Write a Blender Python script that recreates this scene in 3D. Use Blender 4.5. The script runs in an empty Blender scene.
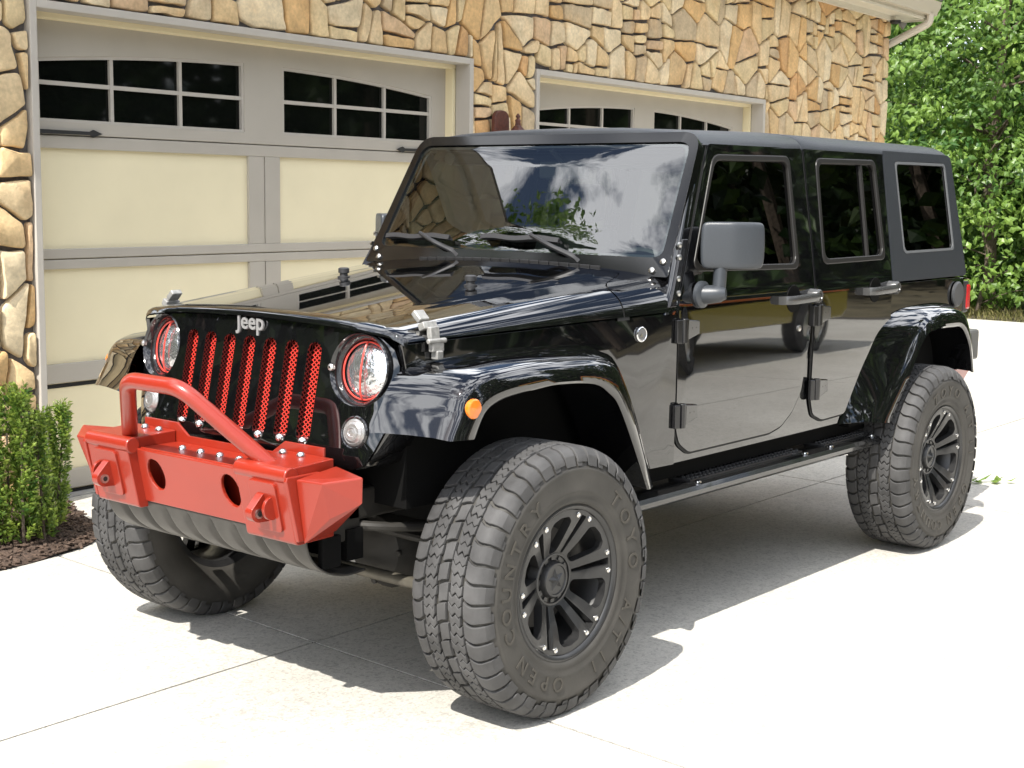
import bpy, bmesh, math, random
from math import sin, cos, pi, radians, sqrt, atan2
from mathutils import Vector, Matrix
from mathutils.geometry import delaunay_2d_cdt

random.seed(7)
S = bpy.context.scene
COL = S.collection

# ------------------------------------------------------------------ camera
R_RIGHT = Vector((-0.637173886650768, 0.7706078887016402, 0.013149906507445634))
R_DOWN = Vector((0.09175342148902653, 0.09278435272275538, -0.9914496323741697))
R_FWD = Vector((-0.7652390135215345, -0.630519266764006, -0.12982567705954426))
CAM = Vector((3.5348883998425347, 3.6537652856219895, 1.6419843273252073))
cd = bpy.data.cameras.new("camera"); cam = bpy.data.objects.new("camera", cd); COL.objects.link(cam)
cd.sensor_width = 36.0
cd.lens = 36.0 * 1438.0923 / 1024.0
cd.clip_start = 0.05; cd.clip_end = 2000.0
m = Matrix.Identity(4)
for i in range(3):
    m[i][0] = R_RIGHT[i]; m[i][1] = -R_DOWN[i]; m[i][2] = -R_FWD[i]; m[i][3] = CAM[i]
cam.matrix_world = m
S.camera = cam

# ------------------------------------------------------------------ light
SUN_X, SUN_Y = 0.74, 0.17          # horizontal run of the sun direction per metre of height
sun_dir = Vector((SUN_X, SUN_Y, 1.0)).normalized()
sl = bpy.data.lights.new("sun", 'SUN'); sl.energy = 5.0; sl.angle = radians(0.55); sl.color = (1.0, 0.955, 0.88)
so = bpy.data.objects.new("sun", sl); COL.objects.link(so)
so.rotation_euler = sun_dir.to_track_quat('Z', 'Y').to_euler()
so.location = (0, 0, 30)

W = bpy.data.worlds.new("World"); S.world = W; W.use_nodes = True
nt = W.node_tree; nt.nodes.clear()
def N(t, typ, **kw):
    n = t.nodes.new(typ)
    for k, v in kw.items():
        setattr(n, k, v)
    return n
out = N(nt, 'ShaderNodeOutputWorld'); bg = N(nt, 'ShaderNodeBackground'); bg.inputs['Strength'].default_value = 0.09
sky = N(nt, 'ShaderNodeTexSky', sky_type='NISHITA', sun_disc=False)
sky.sun_elevation = math.asin(sun_dir.z); sky.sun_rotation = atan2(sun_dir.x, sun_dir.y)
tc = N(nt, 'ShaderNodeTexCoord')
sep = N(nt, 'ShaderNodeSeparateXYZ'); nt.links.new(tc.outputs['Generated'], sep.inputs[0])
add = N(nt, 'ShaderNodeMath', operation='ADD'); add.inputs[1].default_value = 0.25; nt.links.new(sep.outputs['Z'], add.inputs[0])
mx = N(nt, 'ShaderNodeMath', operation='MAXIMUM'); mx.inputs[1].default_value = 0.12; nt.links.new(add.outputs[0], mx.inputs[0])
dv = N(nt, 'ShaderNodeVectorMath', operation='DIVIDE'); nt.links.new(tc.outputs['Generated'], dv.inputs[0])
cb = N(nt, 'ShaderNodeCombineXYZ')
for i in range(3): nt.links.new(mx.outputs[0], cb.inputs[i])
nt.links.new(cb.outputs[0], dv.inputs[1])
nz = N(nt, 'ShaderNodeTexNoise'); nz.inputs['Scale'].default_value = 5.5; nz.inputs['Detail'].default_value = 9; nz.inputs['Roughness'].default_value = 0.60; nz.inputs['Distortion'].default_value = 0.35
off = N(nt, 'ShaderNodeVectorMath', operation='ADD', name='cloud_offset'); off.inputs[1].default_value = (0, 0, 0); nt.links.new(dv.outputs[0], off.inputs[0]); nt.links.new(off.outputs[0], nz.inputs['Vector'])
cr = N(nt, 'ShaderNodeValToRGB'); cr.color_ramp.elements[0].position = 0.465; cr.color_ramp.elements[1].position = 0.55
nt.links.new(nz.outputs['Fac'], cr.inputs[0])
mixc = N(nt, 'ShaderNodeMix', data_type='RGBA'); mixc.inputs['B'].default_value = (25.5, 26, 27, 1)
nt.links.new(cr.outputs[0], mixc.inputs['Factor']); nt.links.new(sky.outputs[0], mixc.inputs['A'])
nt.links.new(mixc.outputs['Result'], bg.inputs['Color']); nt.links.new(bg.outputs[0], out.inputs[0])

S.view_settings.view_transform = 'Standard'; S.view_settings.look = 'None'
S.view_settings.exposure = 0.60; S.view_settings.gamma = 1.0; S.view_settings.use_curve_mapping = False
S.render.engine = 'CYCLES'
S.cycles.use_denoising = True
S.cycles.max_bounces = 10; S.cycles.diffuse_bounces = 3; S.cycles.glossy_bounces = 5; S.cycles.transparent_max_bounces = 12

# ------------------------------------------------------------------ materials
MATS = {}
def mat(name, base, rough=0.5, metal=0.0, coat=0.0, coat_r=0.03, spec=0.5, noise=None, bump=None, trans=0.0, vary=None, emit=None):
    """noise=(scale, amount, detail) value variation; bump=(scale, strength, distance)"""
    if name in MATS: return MATS[name]
    M = bpy.data.materials.new(name); M.use_nodes = True; t = M.node_tree
    b = t.nodes['Principled BSDF']
    b.inputs['Base Color'].default_value = (*base, 1); b.inputs['Roughness'].default_value = rough
    b.inputs['Metallic'].default_value = metal; b.inputs['Coat Weight'].default_value = coat
    b.inputs['Coat Roughness'].default_value = coat_r; b.inputs['Coat IOR'].default_value = 1.6; b.inputs['Specular IOR Level'].default_value = spec
    tcn = None
    if noise or bump:
        tcn = N(t, 'ShaderNodeTexCoord')
    if noise:
        n = N(t, 'ShaderNodeTexNoise'); n.inputs['Scale'].default_value = noise[0]; n.inputs['Detail'].default_value = noise[2] if len(noise) > 2 else 4
        t.links.new(tcn.outputs['Object'], n.inputs['Vector'])
        mp = N(t, 'ShaderNodeMapRange'); mp.inputs['From Min'].default_value = .25; mp.inputs['From Max'].default_value = .75
        mp.inputs['To Min'].default_value = 1 - noise[1]; mp.inputs['To Max'].default_value = 1 + noise[1]
        t.links.new(n.outputs['Fac'], mp.inputs['Value'])
        mu = N(t, 'ShaderNodeMix', data_type='RGBA', blend_type='MULTIPLY'); mu.inputs['Factor'].default_value = 1
        mu.inputs['A'].default_value = (*base, 1); t.links.new(mp.outputs[0], mu.inputs['B'])
        t.links.new(mu.outputs['Result'], b.inputs['Base Color'])
    if bump:
        n = N(t, 'ShaderNodeTexNoise'); n.inputs['Scale'].default_value = bump[0]; n.inputs['Detail'].default_value = 3
        t.links.new(tcn.outputs['Object'], n.inputs['Vector'])
        bp = N(t, 'ShaderNodeBump'); bp.inputs['Strength'].default_value = bump[1]; bp.inputs['Distance'].default_value = bump[2]
        t.links.new(n.outputs['Fac'], bp.inputs['Height']); t.links.new(bp.outputs[0], b.inputs['Normal'])
    if emit: b.inputs['Emission Color'].default_value = (*emit, 1); b.inputs['Emission Strength'].default_value = 1
    MATS[name] = M
    return M

def glass(name, tint, rough=0.0, ior=1.6):
    """thin tinted pane: fresnel reflection over a tinted see-through"""
    if name in MATS: return MATS[name]
    M = bpy.data.materials.new(name); M.use_nodes = True; t = M.node_tree; t.nodes.clear()
    o = N(t, 'ShaderNodeOutputMaterial'); mxs = N(t, 'ShaderNodeMixShader'); fr = N(t, 'ShaderNodeFresnel'); fr.inputs['IOR'].default_value = 1.58
    tr = N(t, 'ShaderNodeBsdfTransparent'); tr.inputs['Color'].default_value = (*tint, 1)
    gl = N(t, 'ShaderNodeBsdfGlossy'); gl.inputs['Roughness'].default_value = rough
    geo = N(t, 'ShaderNodeNewGeometry'); mr = N(t, 'ShaderNodeMapRange'); mr.inputs['To Min'].default_value = ior; mr.inputs['To Max'].default_value = 1/ior
    t.links.new(geo.outputs['Backfacing'], mr.inputs[0]); t.links.new(mr.outputs[0], fr.inputs['IOR'])
    t.links.new(fr.outputs[0], mxs.inputs['Fac']); t.links.new(tr.outputs[0], mxs.inputs[1]); t.links.new(gl.outputs[0], mxs.inputs[2])
    t.links.new(mxs.outputs[0], o.inputs[0]); MATS[name] = M
    return M

BLACK = mat('black_paint', (.0035, .0035, .004), .03, coat=1.0, coat_r=.015, bump=(2.2, .03, .02))
BLACKP = mat('black_plastic', (.018, .018, .019), .42, bump=(600, .15, .002))
FLATB = mat('flat_black', (.0035, .0035, .0035), .9, spec=.15)
UNDER = mat('under_metal', (.022, .020, .017), .65, metal=0.0, noise=(9, .55))
HARDTOP = mat('hardtop_texture', (.016, .019, .0235), .42, noise=(900, .35), bump=(900, .35, .002))
MIRRORP = mat('mirror_plastic', (.042, .047, .054), .30, noise=(500, .2), bump=(700, .25, .002))
RED = mat('red_powder_coat', (.28, .022, .009), .34, coat=.35, coat_r=.12, bump=(240, .05, .002), noise=(3, .10))
REDG = mat('red_gloss', (.70, .060, .042), .3, coat=.4)
CHROME = mat('chrome', (.78, .78, .79), .10, metal=1)
STEEL = mat('brushed_steel', (.52, .51, .49), .32, metal=1)
GREYM = mat('grey_metal', (.30, .31, .32), .38, metal=.75)
SKID = mat('skid_metal', (.058, .055, .050), .40, metal=.35, noise=(12, .3))
RUBBER = mat('tyre_rubber', (.056, .055, .055), .70, noise=(8, .55, 8), bump=(160, .25, .002))
SIDEW = mat('tyre_sidewall', (.045, .042, .037), .62, noise=(7, .4, 8), bump=(90, .2, .002))
RUBBERD = mat('tyre_groove', (.028, .027, .025), .85)
TRIM = mat('rubber_trim', (.018, .017, .016), .38, spec=.3)
RIMB = mat('satin_black_rim', (.020, .020, .0205), .36, coat=.2, coat_r=.2, noise=(25, .2))
FRAMEB = mat('frame_black_paint', (.0035, .0035, .004), .10)
SEAL_GAP = mat('seal_and_gap_black', (.006, .006, .006), .7)  # rubber seals, and the black that stands for shade in gaps
LENS = mat('lamp_reflector', (.66, .67, .68), .14, metal=.9, bump=(45, .5, .01))
TURNL = mat('clear_turn_lens', (.36, .35, .34), .10, metal=.6, bump=(120, .5, .004))
AMBER = mat('amber_lens', (.80, .19, .012), .18, coat=.6, bump=(160, .4, .003))
TAILR = mat('red_lens', (.45, .012, .015), .15, coat=.6)
SEAT = mat('seat_fabric', (.05, .05, .052), .9)
DASH = mat('dash_plastic', (.022, .022, .024), .6)
WSG = glass('windshield_glass', (.74, .84, .78), ior=2.25)
SIDEG = glass('tinted_glass', (.035, .04, .04))

# ------------------------------------------------------------------ mesh helpers
ROOTLOC = {}
def link(o, parent=None):
    COL.objects.link(o)
    if parent is not None:
        o.parent = parent
        if parent.name in ROOTLOC:
            o.matrix_parent_inverse = Matrix.Translation(-ROOTLOC[parent.name])
    return o
def tag(o, label, cat, group=None, kind=None):
    if label: o['label'] = label
    if cat: o['category'] = cat
    if group: o['group'] = group
    if kind: o['kind'] = kind
    return o
def root(name, loc, label, cat, group=None):
    o = bpy.data.objects.new(name, None); o.location = loc; o.empty_display_size = .2
    COL.objects.link(o); ROOTLOC[o.name] = Vector(loc)
    return tag(o, label, cat, group)
def V(*a): return Vector(a)

class MB:
    def __init__(s): s.v = []; s.f = []; s.mi = []
    def add(s, vs, fs, m=0):
        o = len(s.v); s.v += [tuple(p) for p in vs]; s.f += [tuple(i + o for i in f) for f in fs]; s.mi += [m] * len(fs)
        return s
    def box(s, lo, hi, m=0):
        x0, y0, z0 = lo; x1, y1, z1 = hi
        return s.add([(x0,y0,z0),(x1,y0,z0),(x1,y1,z0),(x0,y1,z0),(x0,y0,z1),(x1,y0,z1),(x1,y1,z1),(x0,y1,z1)],
                     [(0,3,2,1),(4,5,6,7),(0,1,5,4),(1,2,6,5),(2,3,7,6),(3,0,4,7)], m)
    def hexa(s, p, m=0):   # 8 points: bottom 4, top 4
        return s.add(p, [(0,3,2,1),(4,5,6,7),(0,1,5,4),(1,2,6,5),(2,3,7,6),(3,0,4,7)], m)
    def loft(s, rows, cu=False, cv=False, caps=False, m=0):
        n = len(rows[0]); vs = [p for r in rows for p in r]; fs = []
        R_ = len(rows)
        for i in range(R_ if cv else R_ - 1):
            a = i * n; b = ((i + 1) % R_) * n
            for j in range(n if cu else n - 1):
                k = (j + 1) % n
                fs.append((a + j, a + k, b + k, b + j))
        if caps:
            fs.append(tuple(range(n))[::-1]); fs.append(tuple(range((R_ - 1) * n, R_ * n)))
        return s.add(vs, fs, m)
    def tube(s, path, r, n=12, m=0, caps=True, closed=False):
        P = [Vector(p) for p in path]; rows = []
        up = None
        for i, p in enumerate(P):
            if closed: t = (P[(i + 1) % len(P)] - P[i - 1]).normalized()
            else: t = (P[min(i + 1, len(P) - 1)] - P[max(i - 1, 0)]).normalized()
            if up is None:
                up = t.orthogonal().normalized()
            else:
                up = (up - t * up.dot(t))
                up = up.normalized() if up.length > 1e-6 else t.orthogonal().normalized()
            w = t.cross(up); rr = r[i] if isinstance(r, (list, tuple)) else r
            rows.append([p + (up * cos(2*pi*k/n) + w * sin(2*pi*k/n)) * rr for k in range(n)])
        return s.loft(rows, cu=True, cv=closed, caps=caps and not closed, m=m)
    def lathe(s, prof, o=(0,0,0), ax=(0,1,0), n=32, m=0, caps=False, a0=0, a1=2*pi):
        ax = Vector(ax).normalized(); u = ax.orthogonal().normalized(); w = ax.cross(u); o = Vector(o)
        full = abs(a1 - a0 - 2*pi) < 1e-6
        rows = []
        for k in range(n if full else n + 1):
            a = a0 + (a1 - a0) * k / n
            d = u * cos(a) + w * sin(a)
            rows.append([o + ax * h + d * max(r, 1e-4) for h, r in prof])
        return s.loft(rows, cv=full, m=m)
    def prism(s, poly, fn, d0, d1, m=0):
        n = len(poly)
        vs = [fn(a, b, d0) for a, b in poly] + [fn(a, b, d1) for a, b in poly]
        fs = [tuple(range(n))[::-1], tuple(range(n, 2 * n))] + [(i, (i + 1) % n, n + (i + 1) % n, n + i) for i in range(n)]
        return s.add(vs, fs, m)
    def plate(s, outer, holes, fn, grid=None, lines=(), m=0):
        """flat 2-D outline with holes, triangulated with an inner grid and mapped by fn(a,b)"""
        pts = []; edges = []
        def loop(l):
            o = len(pts); pts.extend(l); edges.extend([(o + i, o + (i + 1) % len(l)) for i in range(len(l))])
        loop(outer)
        for h in holes: loop(h)
        if grid:
            xs = [p[0] for p in outer]; ys = [p[1] for p in outer]
            gx = max(2, int((max(xs) - min(xs)) / grid)); gy = max(2, int((max(ys) - min(ys)) / grid))
            for i in range(1, gx):
                for j in range(1, gy):
                    p = (min(xs) + (max(xs) - min(xs)) * i / gx, min(ys) + (max(ys) - min(ys)) * j / gy)
                    if inside(p, outer) and not any(inside(p, h) for h in holes): pts.append(p)
        for l in lines:
            for p in l:
                if inside(p, outer) and not any(inside(p, h) for h in holes): pts.append(p)
        res = delaunay_2d_cdt([Vector(p) for p in pts], edges, [], 1, 1e-5)
        vs = res[0]; fs = []
        for f in res[2]:
            c = (sum(vs[i].x for i in f) / len(f), sum(vs[i].y for i in f) / len(f))
            if inside(c, outer) and not any(inside(c, h) for h in holes): fs.append(tuple(f))
        return s.add([fn(p.x, p.y) for p in vs], fs, m)
    def build(s, name, mats, parent=None, smooth=35, bevel=None, seg=2, solid=None, off=0.0, recalc=True, loc=None):
        me = bpy.data.meshes.new(name); me.from_pydata(s.v, [], s.f)
        if not isinstance(mats, (list, tuple)): mats = [mats]
        for q in mats: me.materials.append(q)
        if len(mats) > 1: me.polygons.foreach_set('material_index', s.mi)
        if recalc:
            bm = bmesh.new(); bm.from_mesh(me); bmesh.ops.recalc_face_normals(bm, faces=bm.faces); bm.to_mesh(me); bm.free()
        if smooth:
            me.polygons.foreach_set('use_smooth', [True] * len(me.polygons)); me.set_sharp_from_angle(angle=radians(smooth))
        me.update()
        o = bpy.data.objects.new(name, me)
        if solid:
            q = o.modifiers.new('solid', 'SOLIDIFY'); q.thickness = solid; q.offset = off
        if bevel:
            q = o.modifiers.new('bevel', 'BEVEL'); q.width = bevel; q.segments = seg; q.limit_method = 'ANGLE'; q.angle_limit = radians(40)
            q.harden_normals = False
            if smooth: q = o.modifiers.new('weighted', 'WEIGHTED_NORMAL'); q.keep_sharp = True; q.weight = 90
        link(o, parent)
        if loc is not None: o.location = loc
        return o

def inside(p, poly):
    x, y = p; c = False; j = len(poly) - 1
    for i in range(len(poly)):
        xi, yi = poly[i]; xj, yj = poly[j]
        if (yi > y) != (yj > y) and x < (xj - xi) * (y - yi) / (yj - yi) + xi: c = not c
        j = i
    return c
def circ(cx, cy, r, n=24, ry=None):
    ry = ry or r
    return [(cx + r * cos(2*pi*k/n), cy + ry * sin(2*pi*k/n)) for k in range(n)]
def rpoly(pts, r, n=5):
    """round the corners of a polygon; r one radius or one per corner"""
    o = []; L = len(pts)
    for i in range(L):
        p = Vector(pts[i]); a = Vector(pts[i - 1]) - p; b = Vector(pts[(i + 1) % L]) - p
        rr = r[i] if isinstance(r, (list, tuple)) else r
        rr = min(rr, a.length * .45, b.length * .45)
        if rr < 1e-4: o.append(tuple(p)); continue
        a = p + a.normalized() * rr; b = p + b.normalized() * rr
        for k in range(n + 1):
            t = k / n
            q = a * (1-t)**2 + p * 2*t*(1-t) + b * t*t
            o.append(tuple(q))
    return o
def fillet(path, r, n=6):
    P = [Vector(p) for p in path]; o = [P[0]]
    for i in range(1, len(P) - 1):
        p = P[i]; a = P[i-1] - p; b = P[i+1] - p; rr = min(r, a.length * .48, b.length * .48)
        A = p + a.normalized() * rr; B = p + b.normalized() * rr
        for k in range(n + 1):
            t = k / n; o.append(A * (1-t)**2 + p * 2*t*(1-t) + B * t*t)
    o.append(P[-1]); return o
def catmull(P, k=4):
    P = [Vector(p) for p in P]; o = []
    for i in range(len(P) - 1):
        a = P[max(i-1, 0)]; b = P[i]; c = P[i+1]; d = P[min(i+2, len(P)-1)]
        for j in range(k):
            t = j / k
            o.append(b*1.0 + (c-a)*.5*t + (a*2 - b*5 + c*4 - d)*.5*t*t + (b*3 - a - c*3 + d)*.5*t**3)
    o.append(P[-1]); return o
def lerp(a, b, t): return a + (b - a) * t
def interp(x, T):
    """piecewise linear table [(x, y)...] ascending"""
    if x <= T[0][0]: return T[0][1]
    for (a, b), (c, d) in zip(T, T[1:]):
        if x <= c: return b + (d - b) * (x - a) / (c - a)
    return T[-1][1]
def text_verts(txt, size, depth, fat=0.0):
    """a word as mesh data (verts, faces), origin at its centre baseline, in the local XY plane"""
    cu = bpy.data.curves.new('word', 'FONT'); cu.body = txt; cu.size = size; cu.extrude = depth; cu.align_x = 'CENTER'; cu.offset = fat; cu.resolution_u = 3
    ob = bpy.data.objects.new('word', cu); COL.objects.link(ob)
    dg = bpy.context.evaluated_depsgraph_get(); dg.update()
    me = bpy.data.meshes.new_from_object(ob.evaluated_get(dg))
    v = [p.co.copy() for p in me.vertices]; f = [tuple(p.vertices) for p in me.polygons]
    bpy.data.objects.remove(ob); bpy.data.curves.remove(cu); bpy.data.meshes.remove(me)
    return v, f
# ------------------------------------------------------------------ ground
def concrete():
    M = bpy.data.materials.new('exposed_concrete'); M.use_nodes = True; t = M.node_tree; b = t.nodes['Principled BSDF']
    b.inputs['Roughness'].default_value = .85
    c = N(t, 'ShaderNodeTexCoord')
    n1 = N(t, 'ShaderNodeTexNoise'); n1.inputs['Scale'].default_value = .75; n1.inputs['Detail'].default_value = 7
    v = N(t, 'ShaderNodeTexVoronoi'); v.inputs['Scale'].default_value = 95
    n2 = N(t, 'ShaderNodeTexNoise'); n2.inputs['Scale'].default_value = 160; n2.inputs['Detail'].default_value = 3
    n3 = N(t, 'ShaderNodeTexNoise'); n3.inputs['Scale'].default_value = 14; n3.inputs['Detail'].default_value = 5
    for q in (n1, v, n2, n3): t.links.new(c.outputs['Object'], q.inputs['Vector'])
    r1 = N(t, 'ShaderNodeValToRGB'); r1.color_ramp.elements[0].position = .3; r1.color_ramp.elements[1].position = .7
    r1.color_ramp.elements[0].color = (.46, .44, .395, 1); r1.color_ramp.elements[1].color = (.60, .58, .53, 1)
    t.links.new(n1.outputs['Fac'], r1.inputs[0])
    r2 = N(t, 'ShaderNodeValToRGB'); r2.color_ramp.elements[0].position = .0; r2.color_ramp.elements[1].position = .42
    r2.color_ramp.elements[0].color = (.74, .74, .74, 1); r2.color_ramp.elements[1].color = (1, 1, 1, 1)
    sp = N(t, 'ShaderNodeSeparateColor'); t.links.new(v.outputs['Color'], sp.inputs[0]); t.links.new(sp.outputs[0], r2.inputs[0])
    r3 = N(t, 'ShaderNodeMapRange'); r3.inputs['From Min'].default_value = .3; r3.inputs['From Max'].default_value = .7; r3.inputs['To Min'].default_value = .84; r3.inputs['To Max'].default_value = 1.10
    t.links.new(n2.outputs['Fac'], r3.inputs[0])
    r4 = N(t, 'ShaderNodeMapRange'); r4.inputs['From Min'].default_value = .3; r4.inputs['From Max'].default_value = .7; r4.inputs['To Min'].default_value = .93; r4.inputs['To Max'].default_value = 1.05
    t.links.new(n3.outputs['Fac'], r4.inputs[0])
    cur = r1.outputs[0]
    for q in (r2.outputs[0], r3.outputs[0], r4.outputs[0]):
        mu = N(t, 'ShaderNodeMix', data_type='RGBA', blend_type='MULTIPLY'); mu.inputs['Factor'].default_value = 1
        t.links.new(cur, mu.inputs['A']); t.links.new(q, mu.inputs['B']); cur = mu.outputs['Result']
    t.links.new(cur, b.inputs['Base Color'])
    bp = N(t, 'ShaderNodeBump'); bp.inputs['Strength'].default_value = .35; bp.inputs['Distance'].default_value = .003
    t.links.new(n2.outputs['Fac'], bp.inputs['Height']); t.links.new(bp.outputs[0], b.inputs['Normal'])
    return M
CONC = concrete()
JOINT = mat('joint_dirt', (.07, .062, .052), .95, noise=(30, .4))
SOIL = mat('woodland_floor', (.10, .085, .05), .95, noise=(1.3, .6, 8))

def sheet(name, x0, y0, x1, y1, z, M):
    b = MB(); b.add([(x0,y0,z),(x1,y0,z),(x1,y1,z),(x0,y1,z)], [(0,1,2,3)])
    return tag(b.build(name, M, smooth=None), None, None, kind='structure')
sheet('ground', -400, -400, 400, 400, -.06, SOIL)
# poured slabs with open joints between them
b = MB()
def G(a, c): return (a + .052 * (c + .16), c + .012 * a)
xs = [-16.05, -12.05, -8.0, -4.03, .03, 4.05, 8.05, 12.05, 16.05, 20.05]
ys = [-4.0 - .16 - .02, -.165, 3.84, 7.84, 11.84]
g = .005
for i in range(len(xs) - 1):
    for j in range(len(ys) - 1):
        p = [G(xs[i]+g, ys[j]+g), G(xs[i+1]-g, ys[j]+g), G(xs[i+1]-g, ys[j+1]-g), G(xs[i]+g, ys[j+1]-g)]
        b.hexa([(*q, -.05) for q in p] + [(*q, 0) for q in p])
tag(b.build('driveway', CONC, smooth=None), None, None, kind='structure')
sheet('joint_bed', -16.2, -4.6, 20.4, 12.3, -.004, JOINT)

# ------------------------------------------------------------------ house frame of reference
P0 = Vector((-.884, -3.105, 0)); WD = Vector((-.99834, -.05756, 0)); WN = Vector((-.05756, .99834, 0))
def Wp(s, off, z): return P0 + WD * s + WN * off + Vector((0, 0, z))
def wbox(b, s0, s1, o0, o1, z0, z1, m=0):
    b.hexa([Wp(s0,o0,z0), Wp(s1,o0,z0), Wp(s1,o1,z0), Wp(s0,o1,z0), Wp(s0,o0,z1), Wp(s1,o0,z1), Wp(s1,o1,z1), Wp(s0,o1,z1)], m)

GREYT = mat('grey_trim_paint', (.47, .435, .385), .55, noise=(5, .05), bump=(140, .08, .002))
GREYD = mat('grey_door_paint', (.43, .395, .34), .5, noise=(4, .05), bump=(120, .08, .002))
CREAM = mat('cream_panel_paint', (.80, .715, .49), .55, noise=(3, .04), bump=(150, .10, .002))
CREAMT = mat('cream_trim_paint', (.80, .70, .46), .5)
DARKW = mat('dark_interior_pane', (.004, .005, .004), .03, spec=.22, bump=(1.4, .03, .01))  # opaque black stands in for the unlit garage interior
IRON = mat('black_iron', (.02, .02, .02), .5)
MORTAR = mat('grey_mortar', (.125, .115, .112), .95, noise=(60, .3))
SOFF = mat('soffit_paint', (.62, .58, .48), .6, noise=(2, .05))
GUT = mat('gutter_enamel', (.56, .50, .40), .35)
SHINGLE = mat('roof_shingle', (.09, .08, .07), .9, noise=(20, .5))
SIDING = mat('side_siding', (.50, .44, .33), .7)

def stone_mat():
    M = bpy.data.materials.new('veneer_stone'); M.use_nodes = True; t = M.node_tree; b = t.nodes['Principled BSDF']; b.inputs['Roughness'].default_value = .85
    a = N(t, 'ShaderNodeAttribute', attribute_name='stone'); c = N(t, 'ShaderNodeTexCoord')
    n = N(t, 'ShaderNodeTexNoise'); n.inputs['Scale'].default_value = 7; n.inputs['Detail'].default_value = 8; n.inputs['Roughness'].default_value = .65
    n2 = N(t, 'ShaderNodeTexNoise'); n2.inputs['Scale'].default_value = 45; n2.inputs['Detail'].default_value = 5
    n3 = N(t, 'ShaderNodeTexNoise'); n3.inputs['Scale'].default_value = 3.3; n3.inputs['Detail'].default_value = 4
    for q in (n, n2, n3): t.links.new(c.outputs['Object'], q.inputs['Vector'])
    rust = N(t, 'ShaderNodeValToRGB'); rust.color_ramp.elements[0].position = .50; rust.color_ramp.elements[1].position = .72
    rust.color_ramp.elements[0].color = (0, 0, 0, 1); rust.color_ramp.elements[1].color = (.42, .42, .42, 1)
    t.links.new(n3.outputs['Fac'], rust.inputs[0])
    mr = N(t, 'ShaderNodeMix', data_type='RGBA'); mr.inputs['B'].default_value = (.54, .30, .11, 1)
    t.links.new(rust.outputs[0], mr.inputs['Factor']); t.links.new(a.outputs['Color'], mr.inputs['A'])
    cur = mr.outputs['Result']
    for nn, lo, hi in ((n, .75, 1.18), (n2, .87, 1.11)):
        r = N(t, 'ShaderNodeMapRange'); r.inputs['From Min'].default_value = .3; r.inputs['From Max'].default_value = .7; r.inputs['To Min'].default_value = lo; r.inputs['To Max'].default_value = hi
        t.links.new(nn.outputs['Fac'], r.inputs[0])
        mu = N(t, 'ShaderNodeMix', data_type='RGBA', blend_type='MULTIPLY'); mu.inputs['Factor'].default_value = 1
        t.links.new(cur, mu.inputs['A']); t.links.new(r.outputs[0], mu.inputs['B']); cur = mu.outputs['Result']
    t.links.new(cur, b.inputs['Base Color'])
    bp = N(t, 'ShaderNodeBump'); bp.inputs['Strength'].default_value = .6; bp.inputs['Distance'].default_value = .016
    t.links.new(n.outputs['Fac'], bp.inputs['Height']); t.links.new(bp.outputs[0], b.inputs['Normal'])
    return M
STONE = stone_mat()

HOUSE = root('garage_house', tuple(Wp(3.3, 0, 0)), 'stone-faced garage building with two grey and cream overhead doors', 'house')
S_L, S_R, Z_T = -1.75, 10.8, 3.655
DOORS = [(-.325, 3.275, 2.585), (4.035, 7.79, 2.575)]

# wall sheet behind the stones (mortar face), then end, back and inner walls
b = MB()
b.plate([(S_L, 0), (S_R, 0), (S_R, Z_T), (S_L, Z_T)], [], lambda s, z: Wp(s, .172, z)) if False else None
for s0, s1, z0, z1 in [(S_L, DOORS[0][0], 0, Z_T), (DOORS[0][1], DOORS[1][0], 0, Z_T), (DOORS[1][1], S_R, 0, Z_T), (DOORS[0][0], DOORS[0][1], DOORS[0][2], Z_T), (DOORS[1][0], DOORS[1][1], DOORS[1][2], Z_T)]:
    wbox(b, s0, s1, -.06, .172, z0, z1)
b.build('wall', MORTAR, HOUSE, smooth=None)
b = MB(); wbox(b, S_R - .18, S_R - .012, -7.0, -.06, 0, Z_T); wbox(b, S_L, S_L + .17, -7.0, -.06, 0, Z_T); wbox(b, S_L + .17, S_R - .18, -7.0, -6.85, 0, Z_T)
b.build('side_wall', SIDING, HOUSE, smooth=None)

# irregular stone veneer: jittered cells, each broken by random cuts into a few stones
rs = random.Random(21)
def clip(poly, px, py, nx, ny):
    o = []
    for i in range(len(poly)):
        a = poly[i]; c = poly[(i+1) % len(poly)]
        da = (a[0]-px)*nx + (a[1]-py)*ny; dc = (c[0]-px)*nx + (c[1]-py)*ny
        if da <= 0: o.append(a)
        if (da < 0 < dc) or (dc < 0 < da):
            t = da / (da - dc); o.append((a[0]+(c[0]-a[0])*t, a[1]+(c[1]-a[1])*t))
    return o
def area(p): return .5 * sum(p[i-1][0]*p[i][1] - p[i][0]*p[i-1][1] for i in range(len(p)))
def cen(p): return (sum(q[0] for q in p)/len(p), sum(q[1] for q in p)/len(p))
seeds = []
cell = .40
for i in range(int((S_R - S_L) / cell) + 3):
    for j in range(int(Z_T / cell) + 3):
        seeds.append((S_L - cell + (i + (j % 2) * .5 + rs.uniform(-.27, .27)) * cell, -cell*.5 + (j + rs.uniform(-.27, .27)) * cell))
cells = []
for sx, sy in seeds:
    p = [(S_L, 0), (S_R, 0), (S_R, Z_T), (S_L, Z_T)]
    for qx, qy in seeds:
        dx, dy = qx - sx, qy - sy
        if 0 < dx*dx + dy*dy < 1.6**2:
            p = clip(p, (sx+qx)/2, (sy+qy)/2, dx, dy)
            if len(p) < 3: break
    if len(p) >= 3: cells.append(p)
stones = []
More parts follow.
